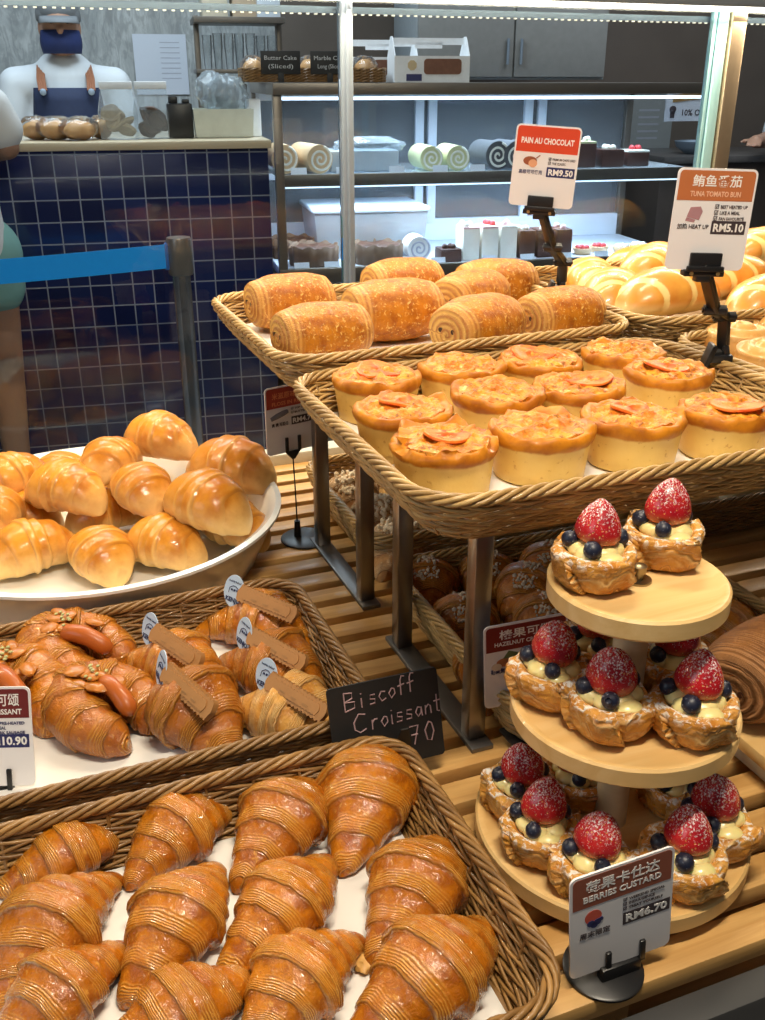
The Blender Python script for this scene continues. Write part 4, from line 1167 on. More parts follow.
# -- clip stands
def clip(r, base, head, elbow1, elbow2, cardrot):
    """hinged black plastic clip: jaw on the basket rim, two jointed arms, jaw holding the card"""
    B, H, E1, E2 = [Vector(p) for p in (base, head, elbow1, elbow2)]
    mb = MB()
    mb.box(B + Vector((0, 0, .004)), (.030, .026, .010), bev=.002, rot=Euler((0, 0, R(-25)))); mb.box(B + Vector((.012, .0, .000)), (.008, .024, .040), bev=.002, rot=Euler((0, R(-14), R(-25)))); mb.box(B + Vector((-.012, .004, .004)), (.007, .024, .034), bev=.002, rot=Euler((0, R(18), R(-25))))
    mb.obj('rim_jaw', M_BLACK, r, angle=30)
    mb = MB(); mb.tube([B + Vector((-.012, 0, .01)), B + Vector((.012, 0, .01))], .004, 10); mb.obj('jaw_spring', M_STEEL, r, angle=30)['label'] = 'steel spring'
    for a, q in ((B + Vector((.006, 0, .012)), E1), (E1, E2), (E2, H)):
        mb = MB(); d = (q - a); m = (a + q) / 2
        rot = d.to_track_quat('Z', 'Y').to_euler()
        mb.box(m, (.013, .010, d.length + .004), bev=.002, rot=rot); mb.box(m, (.0155, .0055, max(.006, d.length - .014)), bev=.0015, rot=rot)
        mb.obj('arm', M_BLACK, r, angle=30)
    for q in (E1, E2):
        mb = MB(); mb.tube([q + Vector((-.011, .006, 0)), q + Vector((.011, -.006, 0))], .0062, 12); mb.tube([q + Vector((-.0125, .0068, 0)), q + Vector((.0125, -.0068, 0))], .003, 10); mb.obj('hinge', M_BLACK, r, angle=30)
    j = MB(); j.box((0, -.004, .003), (.036, .0045, .020), bev=.0012); j.box((0, -.0065, -.004), (.042, .005, .006), bev=.0012); j.box((0, .004, .003), (.036, .0045, .020), bev=.0012); j.box((0, 0, -.009), (.046, .013, .007), bev=.0015); j.box((0, 0, -.014), (.016, .012, .009), bev=.001)
    jo = j.obj('card_jaw', M_BLACK, r, H, angle=30); jo.rotation_euler = cardrot
    for x in (-.015, .015):
        s = MB(); s.tube([(x, -.008, -.009), (x, -.004, -.009)], .0022, 10); s.obj('screw', plain('brass_screw', (.5, .35, .15), .4, .8), jo)

base = Vector((.793, 1.285, 1.050))
r = thing('price_card', 'red topped price card reading PAIN AU CHOCOLAT on a black clip', 'price card', base)
cl = Vector((.733, 1.25, 1.188)) - base
rt = (R(-1), R(3.7), R(-31))
clip(r, (0, 0, .003), cl, Vector((.0, -.01, .052)), Vector((-.032, -.03, .078)), rt)
c = card(r, .089, .107, plain('orange_red_print', (.66, .065, .022), .4, 0, .04, 30), .33, rt, cl + Vector((.0, 0, -.002)))
lettering(c, 'title_lettering', 'PAIN AU CHOCOLAT', 0, .083, .0105, M_WHITE, .03, .072, align='C')
mb = MB()
for x, z, q, e in ((-.021, .060, .0095, .62),): mb.prism([(x + q * math.cos(t * PI / 10), z + q * e * math.sin(t * PI / 10)) for t in range(20)], -.0012, -.0007)
mb.tube([(-.013, -.0012, .064), (-.008, -.0012, .068)], .0006, 5)
mb.obj('cocoa_picture', plain('cocoa_print', (.30, .08, .03), .5), c)
mb = MB(); mb.prism([(-.017 + .006 * math.cos(t * PI / 10), .057 + .0052 * math.sin(t * PI / 10)) for t in range(20)], -.0015, -.0007); mb.obj('cocoa_picture', plain('cocoa_cut_print', (.70, .36, .20), .5), c)
checks(c, (('PREMIUM CHOC USED', 1), ('THE CLASSIC', .6)), .004, .0625, .0055, .0042, .031, M_GREY)
plate(c, .003, .0415, .0405, .0535, M_NAVY)
lettering(c, 'price_lettering', 'RM9.50', .0055, .0432, .011, M_WHITE, .035, .034)
lettering(c, 'note_lettering', '高级可可使用', -.035, .0435, .006, M_NAVY, .015, .032)

base = Vector((.806, .930, 1.034))
r = thing('price_card', 'orange topped price card reading TUNA TOMATO BUN on a black clip', 'price card', base)
cl = Vector((.731, .887, 1.164)) - base
rt = (R(0), R(2), R(-16.5))
clip(r, (0, .0, .004), cl, Vector((-.002, -.004, .058)), Vector((-.040, -.030, .074)), rt)
c = card(r, .088, .106, plain('terracotta_print', (.50, .16, .055), .4, 0, .04, 30), .31, rt, cl + Vector((0, 0, -.006)))
lettering(c, 'title_lettering', '鲔鱼番茄', .0, .0885, .0128, M_WHITE, .012, .054, align='C')
lettering(c, 'name_lettering', 'TUNA TOMATO BUN', .0, .0775, .0075, plain('pale_orange_print', (.80, .50, .34), .5), .02, .056, align='C')
checks(c, (('BEST HEATED UP', 1), ('LIKE A MEAL', .75), ('FAN FAVOURITE', .93)), .002, .0655, .0062, .0048, .030, M_GREY)
plate(c, .001, .0395, .0385, .0525, M_GREY)
lettering(c, 'price_lettering', 'RM5.10', .0035, .0415, .0115, M_WHITE, .03, .034)
lettering(c, 'note_lettering', '加热 HEAT UP', -.037, .044, .006, M_GREY, .015, .035)
mb = MB(); mb.prism([(-.028, .056), (-.014, .053), (-.011, .062), (-.014, .067), (-.025, .066)], -.0012, -.0007); mb.prism([(-.029, .052), (-.019, .0505), (-.018, .053), (-.028, .0555)], -.0012, -.0007)
mb.obj('sandwich_picture', plain('mauve_print', (.42, .22, .24), .5), c)

# ================================================================== SHOP BEHIND THE GLASS
BO = Vector((*(0.9376, 3.3931), 0)); BR = -0.15010
BM = Matrix.Translation(BO) @ Matrix.Rotation(BR, 4, 'Z')
def bg(x, y, z): return BM @ Vector((x, y, z))
def bthing(name, label, cat, x, y, z, rz=0, group=None): return thing(name, label, cat, bg(x, y, z), BR + rz, group)
CT = 1.166     # cashier worktop height
def tile_mat():
    t = NT('navy_tile'); sp = t.new('ShaderNodeSeparateXYZ'); t.l.new(t.coord(), sp.inputs[0])
    P = .0705
    u = t.math('DIVIDE', sp.outputs[0], P); w = t.math('DIVIDE', sp.outputs[2], P)
    fu = t.math('ABSOLUTE', t.math('SUBTRACT', t.math('FRACT', u), .5)); fw = t.math('ABSOLUTE', t.math('SUBTRACT', t.math('FRACT', w), .5))
    edge = t.math('MAXIMUM', fu, fw)
    g = t.step(edge, .463, .478)
    wn = t.new('ShaderNodeTexWhiteNoise', noise_dimensions='2D'); cb = t.new('ShaderNodeCombineXYZ')
    t.l.new(t.math('FLOOR', u), cb.inputs[0]); t.l.new(t.math('FLOOR', w), cb.inputs[1]); t.l.new(cb.outputs[0], wn.inputs['Vector'])
    navy = t.mix(wn.outputs['Value'], (.006, .009, .050), (.012, .022, .105))
    t.set(color=t.mix(g, navy, (.24, .26, .33)), rough=t.math('MULTIPLY_ADD', g, .5, .14), coat=.2)
    t.bump(t.math('SUBTRACT', 1., g), .3, .002)
    return t.m
M_TILE = tile_mat()
M_TOPW = wood('counter_wood', (.66, .56, .40), (.52, .42, .28), .5, .25, 'X')
cn_ = bthing('cashier_counter', 'cashier counter clad in small navy tiles with a pale wooden top', 'counter', 0, 0, 0)
mb = MB(); mb.box((-1.002, .30, .57), (1.99, .58, 1.14), bev=.002); mb.obj('tiled_body', M_TILE, cn_, angle=30)
mb = MB(); mb.box((-1.003, .335, CT - .013), (2.01, .71, .026), bev=.003); mb.obj('worktop', M_TOPW, cn_, angle=30)

# floor, walls
mb = MB(); mb.box((1, 2.4, -.03), (9, 8, .06)); struct(mb.obj('floor', plain('floor_tile', (.20, .19, .18), .45, 0, .15, 3)))
def marble():
    t = NT('veined_marble'); mp = t.new('ShaderNodeMapping'); mp.inputs['Scale'].default_value = (2.4, 1, .7); mp.inputs['Rotation'].default_value = (0, R(20), 0); t.l.new(t.coord(), mp.inputs[0])
    n = t.noise(3.2, 6, .65, mp.outputs[0], 1.6); n2 = t.noise(11, 4, .6, mp.outputs[0], 2)
    t.set(color=t.mix(t.math('MULTIPLY', t.step(n2, .45, .6), .5), t.mix(t.step(n, .35, .65), (.36, .38, .38), (.58, .60, .59)), (.24, .25, .25)), rough=.3)
    return t.m
def bwall(name, x0, x1, y, h, mat):
    mb = MB(); mb.box(((x0 + x1) / 2, .04, h / 2), (x1 - x0, .08, h)); o = mb.obj(name, mat, None, bg(0, y, 0), BR); return struct(o)
bwall('wall_back', -3.2, .25, 1.7, 2.7, marble())
bwall('wall_rear', .25, 5.2, 1.72, 2.7, plain('brown_panel_wall', (.17, .135, .11), .5, 0, .2, 5))
mb = MB(); mb.box((0, 0, 1.35), (.08, 4.5, 2.7)); struct(mb.obj('wall_right', plain('dark_side_wall', (.06, .05, .045), .5), None, bg(4.9, .2, 0), BR))

# notice on the marble wall, beverage rack
o = bthing('wall_notice', 'large white printed notice taped to the marble wall', 'notice', -.296, 1.692, 1.29)
mb = MB(); mb.box((0, 0, .125), (.245, .002, .26)); mb.obj('sheet', plain('white_paper', (.72, .76, .84), .6, 0, .02, 5), o)
for k in range(8):
    mb = MB(); mb.box((.045, -.0014, .22 - k * .022), (.09, .0008, .0035)); mb.obj('printed_line', plain('grey_ink', (.45, .47, .55), .6), o)
M_DKMET = plain('bronze_frame', (.16, .14, .12), .4, .6, .1, 30)
rk = bthing('shelf_rack', 'metal rack of clear cups behind the counter', 'rack', 0, .95, CT - .3)
mb = MB()
for x in (-.165, .17): mb.box((x, 0, .36), (.022, .022, .72), bev=.002)
mb.obj('upright', M_DKMET, rk, angle=30)
mb = MB(); mb.box((0, 0, .70), (.36, .26, .022), bev=.002); mb.box((0, 0, .515), (.36, .26, .015), bev=.002); mb.obj('shelf', M_DKMET, rk, angle=30)
M_CLEAR = glassy('clear_plastic', (.90, .94, .96), 1.4, .08, haze=.18)
M_WRAP = glassy('cling_wrap', (.95, .96, .97), 1.4, .10, haze=.06)
rnd = random.Random(3)
for k in range(7):
    x = -.125 + .044 * k; hh = .13 + .05 * rnd.random()
    c = bthing('cup_stack', 'stack of clear plastic cups on the metal rack, %s' % ('leftmost', 'second from the left', 'third from the left', 'in the middle', 'third from the right', 'second from the right', 'rightmost')[k], 'cups', x, .95 + .02 * (k % 2), CT + .2235, 0, 'clear cup stacks')
    mb = MB(); mb.lathe([(.015, 0), (.019, .075), (.0205, .078)] + [(.0195 + .001 * (q % 2), .078 + q * .008) for q in range(int(hh * 55))], 20, closed=False); mb.obj('cup', M_CLEAR, c, angle=60)
for k, (x, col, lab) in enumerate(((-.09, (.62, .55, .42), 'beige carton on top of the metal rack, left'), (.03, (.50, .38, .26), 'brown carton on top of the metal rack, middle'), (.12, (.6, .66, .72), 'pale grey carton on top of the metal rack, right'))):
    c = bthing('carton', lab, 'carton', x, .95, CT + .412)
    mb = MB(); mb.box((0, 0, .075), (.10, .14, .15), bev=.003); mb.obj('carton_body', plain('carton_%d' % k, col, .6), c, angle=30)
    mb = MB(); mb.box((0, 0, .151), (.03, .142, .002)); mb.obj('packing_tape', plain('tape', (.6, .5, .3), .3), c)

# things on the cashier worktop
M_BRD = plain('wrapped_bread', (.58, .30, .09), .5, 0, .35, 40)
for k, (x, y, s, lab) in enumerate(((-.755, .16, 1, 'wrapped bread at the left of the cashier worktop'), (-.69, .13, 1.1, 'wrapped round bread on the worktop, in front of the apron'), (-.615, .10, 1.15, 'wrapped bread nearest the worktop edge'), (-.55, .19, .9, 'wrapped bread against the clear cookie bag'))):
    c = bthing('wrapped_bread', lab, 'bread', x, y, CT + .001, .4 * k, 'wrapped breads on the worktop')
    mb = MB(); mb.ball((0, 0, .030), (.048 * s, .036 * s, .030), 20, 12, fn=lambda p: 1 + .10 * fbm(p.x * 2 + k, p.y * 2, p.z * 2)); mb.obj('bread', M_BRD, c)
    mb = MB(); mb.ball((0, 0, .037), (.062 * s, .046 * s, .037), 28, 14, fn=lambda p: 1 + .13 * fbm(p.x * 3 + k, p.y * 3, p.z * 3)); mb.obj('clear_wrapper', M_WRAP, c)
M_FOLD = plain('white_fold', (.82, .84, .86), .45)
for k, (x, y, col, lab) in enumerate(((-.487, .12, (.66, .54, .36), 'clear gusset bag of pale cookies with a white folded top'), (-.375, .16, (.10, .06, .045), 'clear gusset bag of dark cookies with a white folded top'))):
    c = bthing('cookie_bag', lab, 'bag of cookies', x, y, CT + .001, 0, 'cookie bags on the worktop')
    mb = MB(); W, Dp, Hh = .062, .034, .155
    V = [(-W, -Dp, 0), (W, -Dp, 0), (W, Dp, 0), (-W, Dp, 0), (-W * 1.02, -Dp, .09), (W * 1.02, -Dp, .09), (W * 1.02, Dp, .09), (-W * 1.02, Dp, .09), (-W * .8, -.004, Hh), (W * .8, -.004, Hh), (W * .8, .004, Hh), (-W * .8, .004, Hh)]
    mb.add(V, [(0, 3, 2, 1)] + [(a + i, a + (i + 1) % 4, b + (i + 1) % 4, b + i) for a, b in ((0, 4), (4, 8)) for i in range(4)] + [(8, 9, 10, 11)]); mb.obj('clear_bag', M_CLEAR, c, smooth=False)
    mb = MB(); mb.box((0, 0, .166), (.106, .010, .024), bev=.002); mb.obj('folded_top', M_FOLD, c, angle=30)
    rnd = random.Random(k); mc = plain('cookie_%d' % k, col, .6, 0, .35, 60)
    for q in range(6):
        mb = MB(); mb.lathe([(0, 0), (.029, .001), (.033, .007), (.028, .013), (0, .015)], 16, wob=lambda th, i: (.0015 * math.sin(5 * th + q), 0))
        b = mb.obj('cookie', mc, c, (rnd.uniform(-.030, .030), rnd.uniform(-.012, .008), .024 + .011 * q)); b.rotation_euler = (rnd.uniform(.2, 1.2), rnd.uniform(-.5, .5), rnd.random() * 6)
c = bthing('cup_holder', 'black plastic holder beside the clear bags on the worktop', 'holder', -.285, .16, CT + .001)
mb = MB(); mb.box((0, 0, .055), (.085, .07, .11), bev=.006); mb.obj('holder_body', M_BLACK, c, angle=30)
mb = MB(); mb.box((-.020, 0, .120), (.03, .06, .024), bev=.004); mb.box((.022, 0, .116), (.024, .06, .014), bev=.004); mb.obj('divider', M_BLACK, c, angle=30)
c = bthing('storage_bin', 'pale beige plastic bin on the worktop, stuffed with clear bags', 'bin', -.139, .20, CT + .001)
mb = MB(); mb.v = []
def tub(w, d, h, t, fl):
    o = [(-w / 2, -d / 2), (w / 2, -d / 2), (w / 2, d / 2), (-w / 2, d / 2)]; V = []
    for k, z, g in ((1, 0, 0), (1 + fl, h, 0), (1 + fl, h, -t), (1, t, -t)):
        for x, y in o: V.append((x * k + math.copysign(g, x) if g else x * k, y * k + math.copysign(g, y) if g else y * k, z))
    return V, [(3, 2, 1, 0)] + [(a + i, a + (i + 1) % 4, a + 4 + (i + 1) % 4, a + 4 + i) for a in (0, 4, 8) for i in range(4)] + [(12, 13, 14, 15)]
mb.add(*tub(.185, .15, .092, .004, .06)); mb.obj('bin_body', plain('beige_plastic', (.60, .62, .54), .45), c, smooth=False)
bagm = MB()
for q in range(3): bagm.ball((-.03 + .035 * q, 0, .115 + .014 * (q == 0)), (.055, .05, .06), 20, 12, fn=lambda p: 1 + .28 * fbm(p.x * 2.4 + q * 3, p.y * 2.4, p.z * 2.4))
b = bagm.obj('crumpled_bags', M_CLEAR, None, bg(-.139, .20, CT + .020), BR); tag(b, 'crumpled clear plastic bags sticking out of the beige bin', 'plastic bags')
c = bthing('paper_stack', 'white upright box beside the beige bin at the end of the worktop', 'box', -.030, .24, CT + .001); mb = MB(); mb.box((0, 0, .06), (.05, .10, .12), bev=.003); mb.obj('box_body', M_FOLD, c, angle=30); mb = MB(); mb.box((0, 0, .1205), (.046, .09, .002), bev=.0005); mb.obj('box_lid', M_FOLD, c, angle=30)

# ---- refrigerated cake case
M_CASEF = plain('case_frame', (.20, .175, .15), .35, .5, .1, 20)
M_CASEW = plain('case_white', (.70, .76, .86), .35, 0, .03, 10)
CW = 1.62
cs = bthing('cake_display_case', 'tall glazed refrigerated cake case lit bluish white, beside the tiled counter', 'display case', .012, 0, 0)
for nm, c0, sz, m in (('top_slab', (CW / 2, .33, 1.322), (CW, .72, .036), M_CASEF), ('base_cabinet', (CW / 2, .33, .34), (CW, .70, .68), M_CASEF), ('case_floor', (CW / 2, .34, .705), (CW - .03, .62, .03), M_CASEW),
                      ('front_sill', (CW / 2, -.006, .712), (CW, .03, .05), M_DKMET), ('back_bottom_rail', (CW / 2, .66, .765), (CW - .03, .03, .09), M_CASEW), ('back_top_rail', (CW / 2, .66, 1.29), (CW - .03, .03, .03), M_CASEW), ('back_middle_rail', (CW / 2, .665, .99), (CW - .03, .02, .025), M_CASEW)):
    mb = MB(); mb.box(c0, sz, bev=.002); mb.obj(nm, m, cs, angle=30)
for x, y, m in ((.016, .0, M_CASEF), (CW - .016, .0, M_CASEF), (.016, .66, M_CASEF), (CW - .016, .66, M_CASEF)):
    mb = MB(); mb.box((x, y, 1.005), (.030, .030, .61), bev=.002); mb.obj('corner_post', m, cs, angle=30)
for x in (.68, .735, 1.15, 1.21):
    mb = MB(); mb.box((x, .655, 1.035), (.036, .026, .49), bev=.002); mb.obj('door_stile', M_CASEW, cs, angle=30)
mb = MB(); mb.box((CW / 2, .672, 1.03), (CW - .04, .006, .50)); mb.obj('back_glass', glassy('case_back_glass', (.55, .58, .62), 1.3, haze=.16), cs)
mb = MB(); mb.box((CW / 2, -.008, 1.02), (CW - .04, .006, .57)); mb.obj('front_glass', glassy('case_front_glass', (.95, .97, .98), 1.35), cs)
mb = MB(); mb.box((CW / 2, .29, 1.039), (CW - .05, .50, .010)); mb.obj('glass_shelf', glassy('shelf_glass', (.80, .88, .92), 1.5, haze=.25), cs)
mb = MB(); mb.box((CW / 2, .035, 1.030), (CW - .05, .016, .040), bev=.002); mb.obj('shelf_front_rail', M_DKMET, cs, angle=30)
mb = MB(); mb.box((CW / 2, .05, 1.292), (CW - .06, .02, .010)); mb.obj('case_lamp', lamp_mat('case_led', (.74, .84, 1.), 3), cs)
mb = MB(); mb.box((CW / 2, .06, 1.006), (CW - .06, .014, .007)); mb.obj('case_lamp', lamp_mat('case_led_dim', (.72, .86, 1.), 1.6), cs)
for x, z in ((.09, 1.045), (.25, 1.045), (.44, 1.045), (.60, 1.045), (.74, 1.045), (.09, .722), (.20, .722), (.44, .722), (.60, .722), (.80, .722), (.95, .722), (1.10, .722), (1.25, .722), (1.4, .722)):
    mb = MB(); mb.box((x, .055, z + .014), (.055, .002, .024), rot=Euler((R(-18), 0, 0))); mb.obj('shelf_label', M_CASEW, cs)

# cakes in the case
def roll_cake(x, y, z, L, r, rz, skin, cream, label, group='roll cakes on the upper shelf'):
    c = bthing('roll_cake', label, 'cake', x, y, z, rz, group)
    mb = MB(); mb.tube([(0, -L / 2, r), (0, L / 2, r)], r, 28); mb.obj('sponge', skin, c, angle=50)
    mb = MB(); pts = []
    for i in range(60): a = i / 59 * 2 * PI * 2.2; q = r * .92 * (i + 3) / 62; pts.append((q * math.cos(a), -L / 2 - .0015, r + q * math.sin(a)))
    mb.tube(pts, r * .085, 6); mb.obj('cream_swirl', cream, c)
M_CREAM = plain('cream', (.86, .84, .76), .45); M_TAN = plain('tan_sponge', (.68, .48, .28), .6, 0, .2, 60); M_GREEN = plain('green_sponge', (.60, .60, .34), .6, 0, .15, 60); M_CHAR = plain('charcoal_sponge', (.10, .105, .12), .6, 0, .25, 60); M_CHOCC = plain('chocolate_cake', (.075, .03, .022), .45, 0, .3, 50)
roll_cake(.065, .22, 1.046, .20, .048, 0, M_TAN, M_CREAM, 'tan roll cake at the far left of the upper shelf, partly behind the post'); roll_cake(.165, .20, 1.046, .20, .048, R(12), M_TAN, M_CREAM, 'tan roll cake second from the left on the upper shelf')
for k in range(2): roll_cake(.595 + .100 * k, .20, 1.046, .18, .043, 0, M_GREEN, M_CREAM, 'green roll cake on the upper shelf, %s of the two' % ('left', 'right')[k])
for k in range(4): roll_cake(.835 + .072 * k, .18, 1.046, .15, .050, R(8), M_CHAR if k != 2 else M_CHAR, M_CREAM, 'dark striped roll cake on the upper shelf, %s from the left in its row' % ('first', 'second', 'third', 'fourth')[k], 'dark roll cakes on the upper shelf')
c = bthing('bagged_tray', 'grey tray in a clear bag on the upper shelf, left of the green roll cakes', 'tray', .36, .26, 1.046)
mb = MB(); mb.box((0, 0, .035), (.25, .2, .07), bev=.004); mb.obj('tray_body', plain('grey_tray', (.40, .44, .48), .4), c, angle=30)
mb = MB(); mb.ball((.03, -.02, .085), (.13, .1, .03), 20, 10, fn=lambda p: 1 + .25 * fbm(p.x * 3, p.y * 3, p.z * 3)); mb.obj('clear_bag', M_CLEAR, c)
def block_cake(x, y, z, sx, sy, sz, body, top, bits, label, group, cat='cake', nm='block_cake'):
    c = bthing(nm, label, cat, x, y, z, 0, group)
    mb = MB(); mb.box((0, 0, sz / 2), (sx, sy, sz), bev=.003); mb.obj('cake_body', body, c, angle=30)
    mb = MB(); mb.box((0, 0, sz + .003), (sx * .98, sy * .98, .008), bev=.002); mb.obj('icing', top, c, angle=30)
    rn = random.Random(int(x * 1000))
    for q in range(3):
        mb = MB(); mb.ball((rn.uniform(-.35, .35) * sx, rn.uniform(-.35, .35) * sy, sz + .012), (.012, .012, .012), 10, 7); mb.obj('topping', bits, c)
M_RED = plain('red_fruit', (.55, .05, .06), .3, 0, .3, 60); M_PINK = plain('pink_cream', (.80, .52, .55), .45)
block_cake(1.20, .18, 1.046, .09, .09, .085, M_CHOCC, M_GREEN, M_CREAM, 'dark square cake with green icing on the upper shelf, beside the chocolate card', None); block_cake(1.315, .18, 1.046, .09, .09, .055, M_CHOCC, M_CHOCC, M_CREAM, 'low chocolate cake at the right of the upper shelf', None); block_cake(1.43, .2, 1.046, .09, .09, .05, M_CHOCC, M_CREAM, M_RED, 'small dark cake at the far right of the upper shelf', None)
for k, (x, b, t, q, lab) in enumerate(((.76, M_CREAM, M_PINK, M_CREAM, 'cream cake with pink icing, leftmost of the block cakes below'), (.835, M_CREAM, M_PINK, M_RED, 'cream cake with red fruit, second of the block cakes'), (.91, M_CREAM, M_CREAM, M_PINK, 'cream cake with pink swirls, just left of the clip arm'), (.985, M_CHOCC, M_CHOCC, M_CREAM, 'chocolate block cake with white balls, behind the clip arm'), (1.06, M_CHOCC, M_CHOCC, M_CREAM, 'chocolate block cake with white balls, right of the clip arm'), (1.135, M_CHOCC, M_CHOCC, M_PINK, 'chocolate block cake, rightmost of the block cakes'))):
    block_cake(x, .17, .721, .065, .10, .115 if k < 3 else .095, b, t, q, lab, 'block cakes on the case floor')
def burnt(x, y, r, lab):
    c = bthing('burnt_cheesecake', lab, 'cake', x, y, .721, 0, 'burnt cheesecakes in the case')
    mb = MB(); mb.lathe([(0, 0), (r * .95, 0), (r, .01), (r * 1.02, .055), (r * .96, .064), (r * .8, .060), (0, .058)], 48, wob=lambda th, i: (.0025 * math.sin(th * 16) * (1 <= i <= 4), .003 * math.sin(th * 7) * (i > 2))); mb.obj('cake_body', plain('burnt_top', (.10, .045, .028), .4, 0, .4, 40), c, angle=50)
    mb = MB(); n = 48; prof = [(r * 1.035, .0), (r * 1.06, .070)]; mb.lathe(prof, n, closed=False, wob=lambda th, i: (.004 * math.sin(th * 16), .006 * math.sin(th * 9) * i)); o2 = mb.obj('paper_collar', plain('brown_paper', (.17, .10, .06), .7, 0, .15, 40), c, angle=60); o2.modifiers.new('thickness', 'SOLIDIFY').thickness = .001
burnt(.115, .37, .085, 'burnt cheesecake at the back left of the case floor'); burnt(.165, .17, .085, 'burnt cheesecake in paper collar, left of the glass screen mullion'); burnt(.405, .17, .090, 'burnt cheesecake in paper collar, right of the glass screen mullion')
c = bthing('clear_tub', 'large clear plastic tub with a pale lid on the case floor', 'tub', .405, .42, .721)
M_TUB = glassy('frosted_plastic', (.80, .88, .96), 1.45, .2, haze=.42)
mb = MB(); mb.add(*tub(.40, .30, .17, .004, .08)); mb.obj('tub_body', M_TUB, c, smooth=False)
mb = MB(); mb.box((0, 0, .178), (.455, .345, .020), bev=.008); mb.obj('lid', plain('pale_lid', (.70, .80, .94), .3), c, angle=30)
mb = MB(); mb.box((-.03, -.06, .1895), (.06, .045, .002), rz=.3); mb.obj('sticker', M_FOLD, c)
roll_cake(.565, .20, .721, .10, .045, 0, plain('pale_sponge', (.75, .74, .72), .5), plain('grey_swirl', (.4, .42, .5), .5), 'pale roll cake with a big swirl, beside the clear tub', None)
block_cake(.675, .14, .721, .08, .09, .04, M_CHOCC, M_CHOCC, M_CHOCC, 'small chocolate slice right of the clear tub', None, 'cake', 'chocolate_slice')
for k in range(4):
    c = bthing('fruit_tart', 'fruit tart on the case floor, %s from the left in its row' % ('first', 'second', 'third', 'fourth')[k], 'tart', 1.235 + .085 * k, .17 + .03 * (k % 2), .721, 0, 'fruit tarts in the case')
    mb = MB(); mb.lathe([(0, 0), (.030, 0), (.038, .022), (.036, .024), (.030, .018), (0, .018)], 28, wob=lambda th, i: (.001 * math.sin(th * 14), 0)); mb.obj('tart_shell', M_TAN, c, angle=50)
    for q in range(5):
        mb = MB(); mb.ball((.018 * math.cos(q * 1.26), .018 * math.sin(q * 1.26), .024), (.011, .011, .010), 10, 7); mb.obj('fruit', M_RED if k < 2 else M_CREAM, c)

# on top of the case
TZ = 1.341
wt = bthing('wicker_tray', 'low wicker tray of bagged loaves on the cake case, with two small black signs', 'tray', .19, .26, TZ)
mb = MB(); mb.has = True
for i in range(5):
    for s in range(2):
        P, per = loop_pts(.50, .20, .03, 200); tt = np.arange(200) / 200 * 2 * PI * 26 + s * PI
        mb.tube(np.stack([P[:, 0] + P[:, 2] * .003 * np.cos(tt), P[:, 1] + P[:, 3] * .003 * np.cos(tt), .006 + i * .009 + .003 * np.sin(tt)], 1), .003, 5, closed=True)
mb.a = [(.5, 0, 0)] * len(mb.v); mb.obj('woven_side', M_WICKB, wt, weld=False)
mb = MB(); mb.box((0, 0, .004), (.49, .19, .006)); mb.obj('tray_base', M_WICKB, wt)
for k in range(5):
    c = bthing('bagged_loaf', 'bagged loaf in the wicker tray on the case, %s from the left' % ('first', 'second', 'third', 'fourth', 'fifth')[k], 'bread', -.015 + .10 * k, .28, TZ + .0085, .3 * (k % 2), 'bagged loaves on the case')
    mb = MB(); mb.ball((0, 0, .034), (.036, .06, .034), 18, 12, fn=lambda p: 1 + .08 * fbm(p.x * 2 + k, p.y * 2, p.z * 2)); mb.obj('bread', M_BRD, c)
    mb = MB(); mb.ball((0, 0, .040), (.046, .072, .040), 24, 12, fn=lambda p: 1 + .14 * fbm(p.x * 3 + k, p.y * 3, p.z * 3)); mb.obj('clear_bag', M_WRAP, c)
for x, words, lab in ((.065, ('Butter Cake', '(Sliced)'), 'small black sign handwritten Butter Cake on the wicker tray'), (.235, ('Marble Cake', 'Long (Sliced)'), 'small black sign handwritten Marble Cake on the wicker tray')):
    c = bthing('chalk_board', lab, 'board', x, .145, TZ + .0005)
    mb = MB(); mb.box((0, 0, .062), (.135, .003, .072), bev=.001); p = mb.obj('panel', M_CHALKB, c, angle=30)
    mb = MB(); mb.box((0, .0, .015), (.02, .004, .03), bev=.001); mb.obj('foot', M_CHALKB, c, angle=30)
    for k, t in enumerate(words): lettering(p, 'chalk_lettering', t, 0, .070 - .026 * k, .019, plain('white_chalk', (.6, .6, .6), .8), .0, .11 if k == 0 else .085, -.0022, 'C')
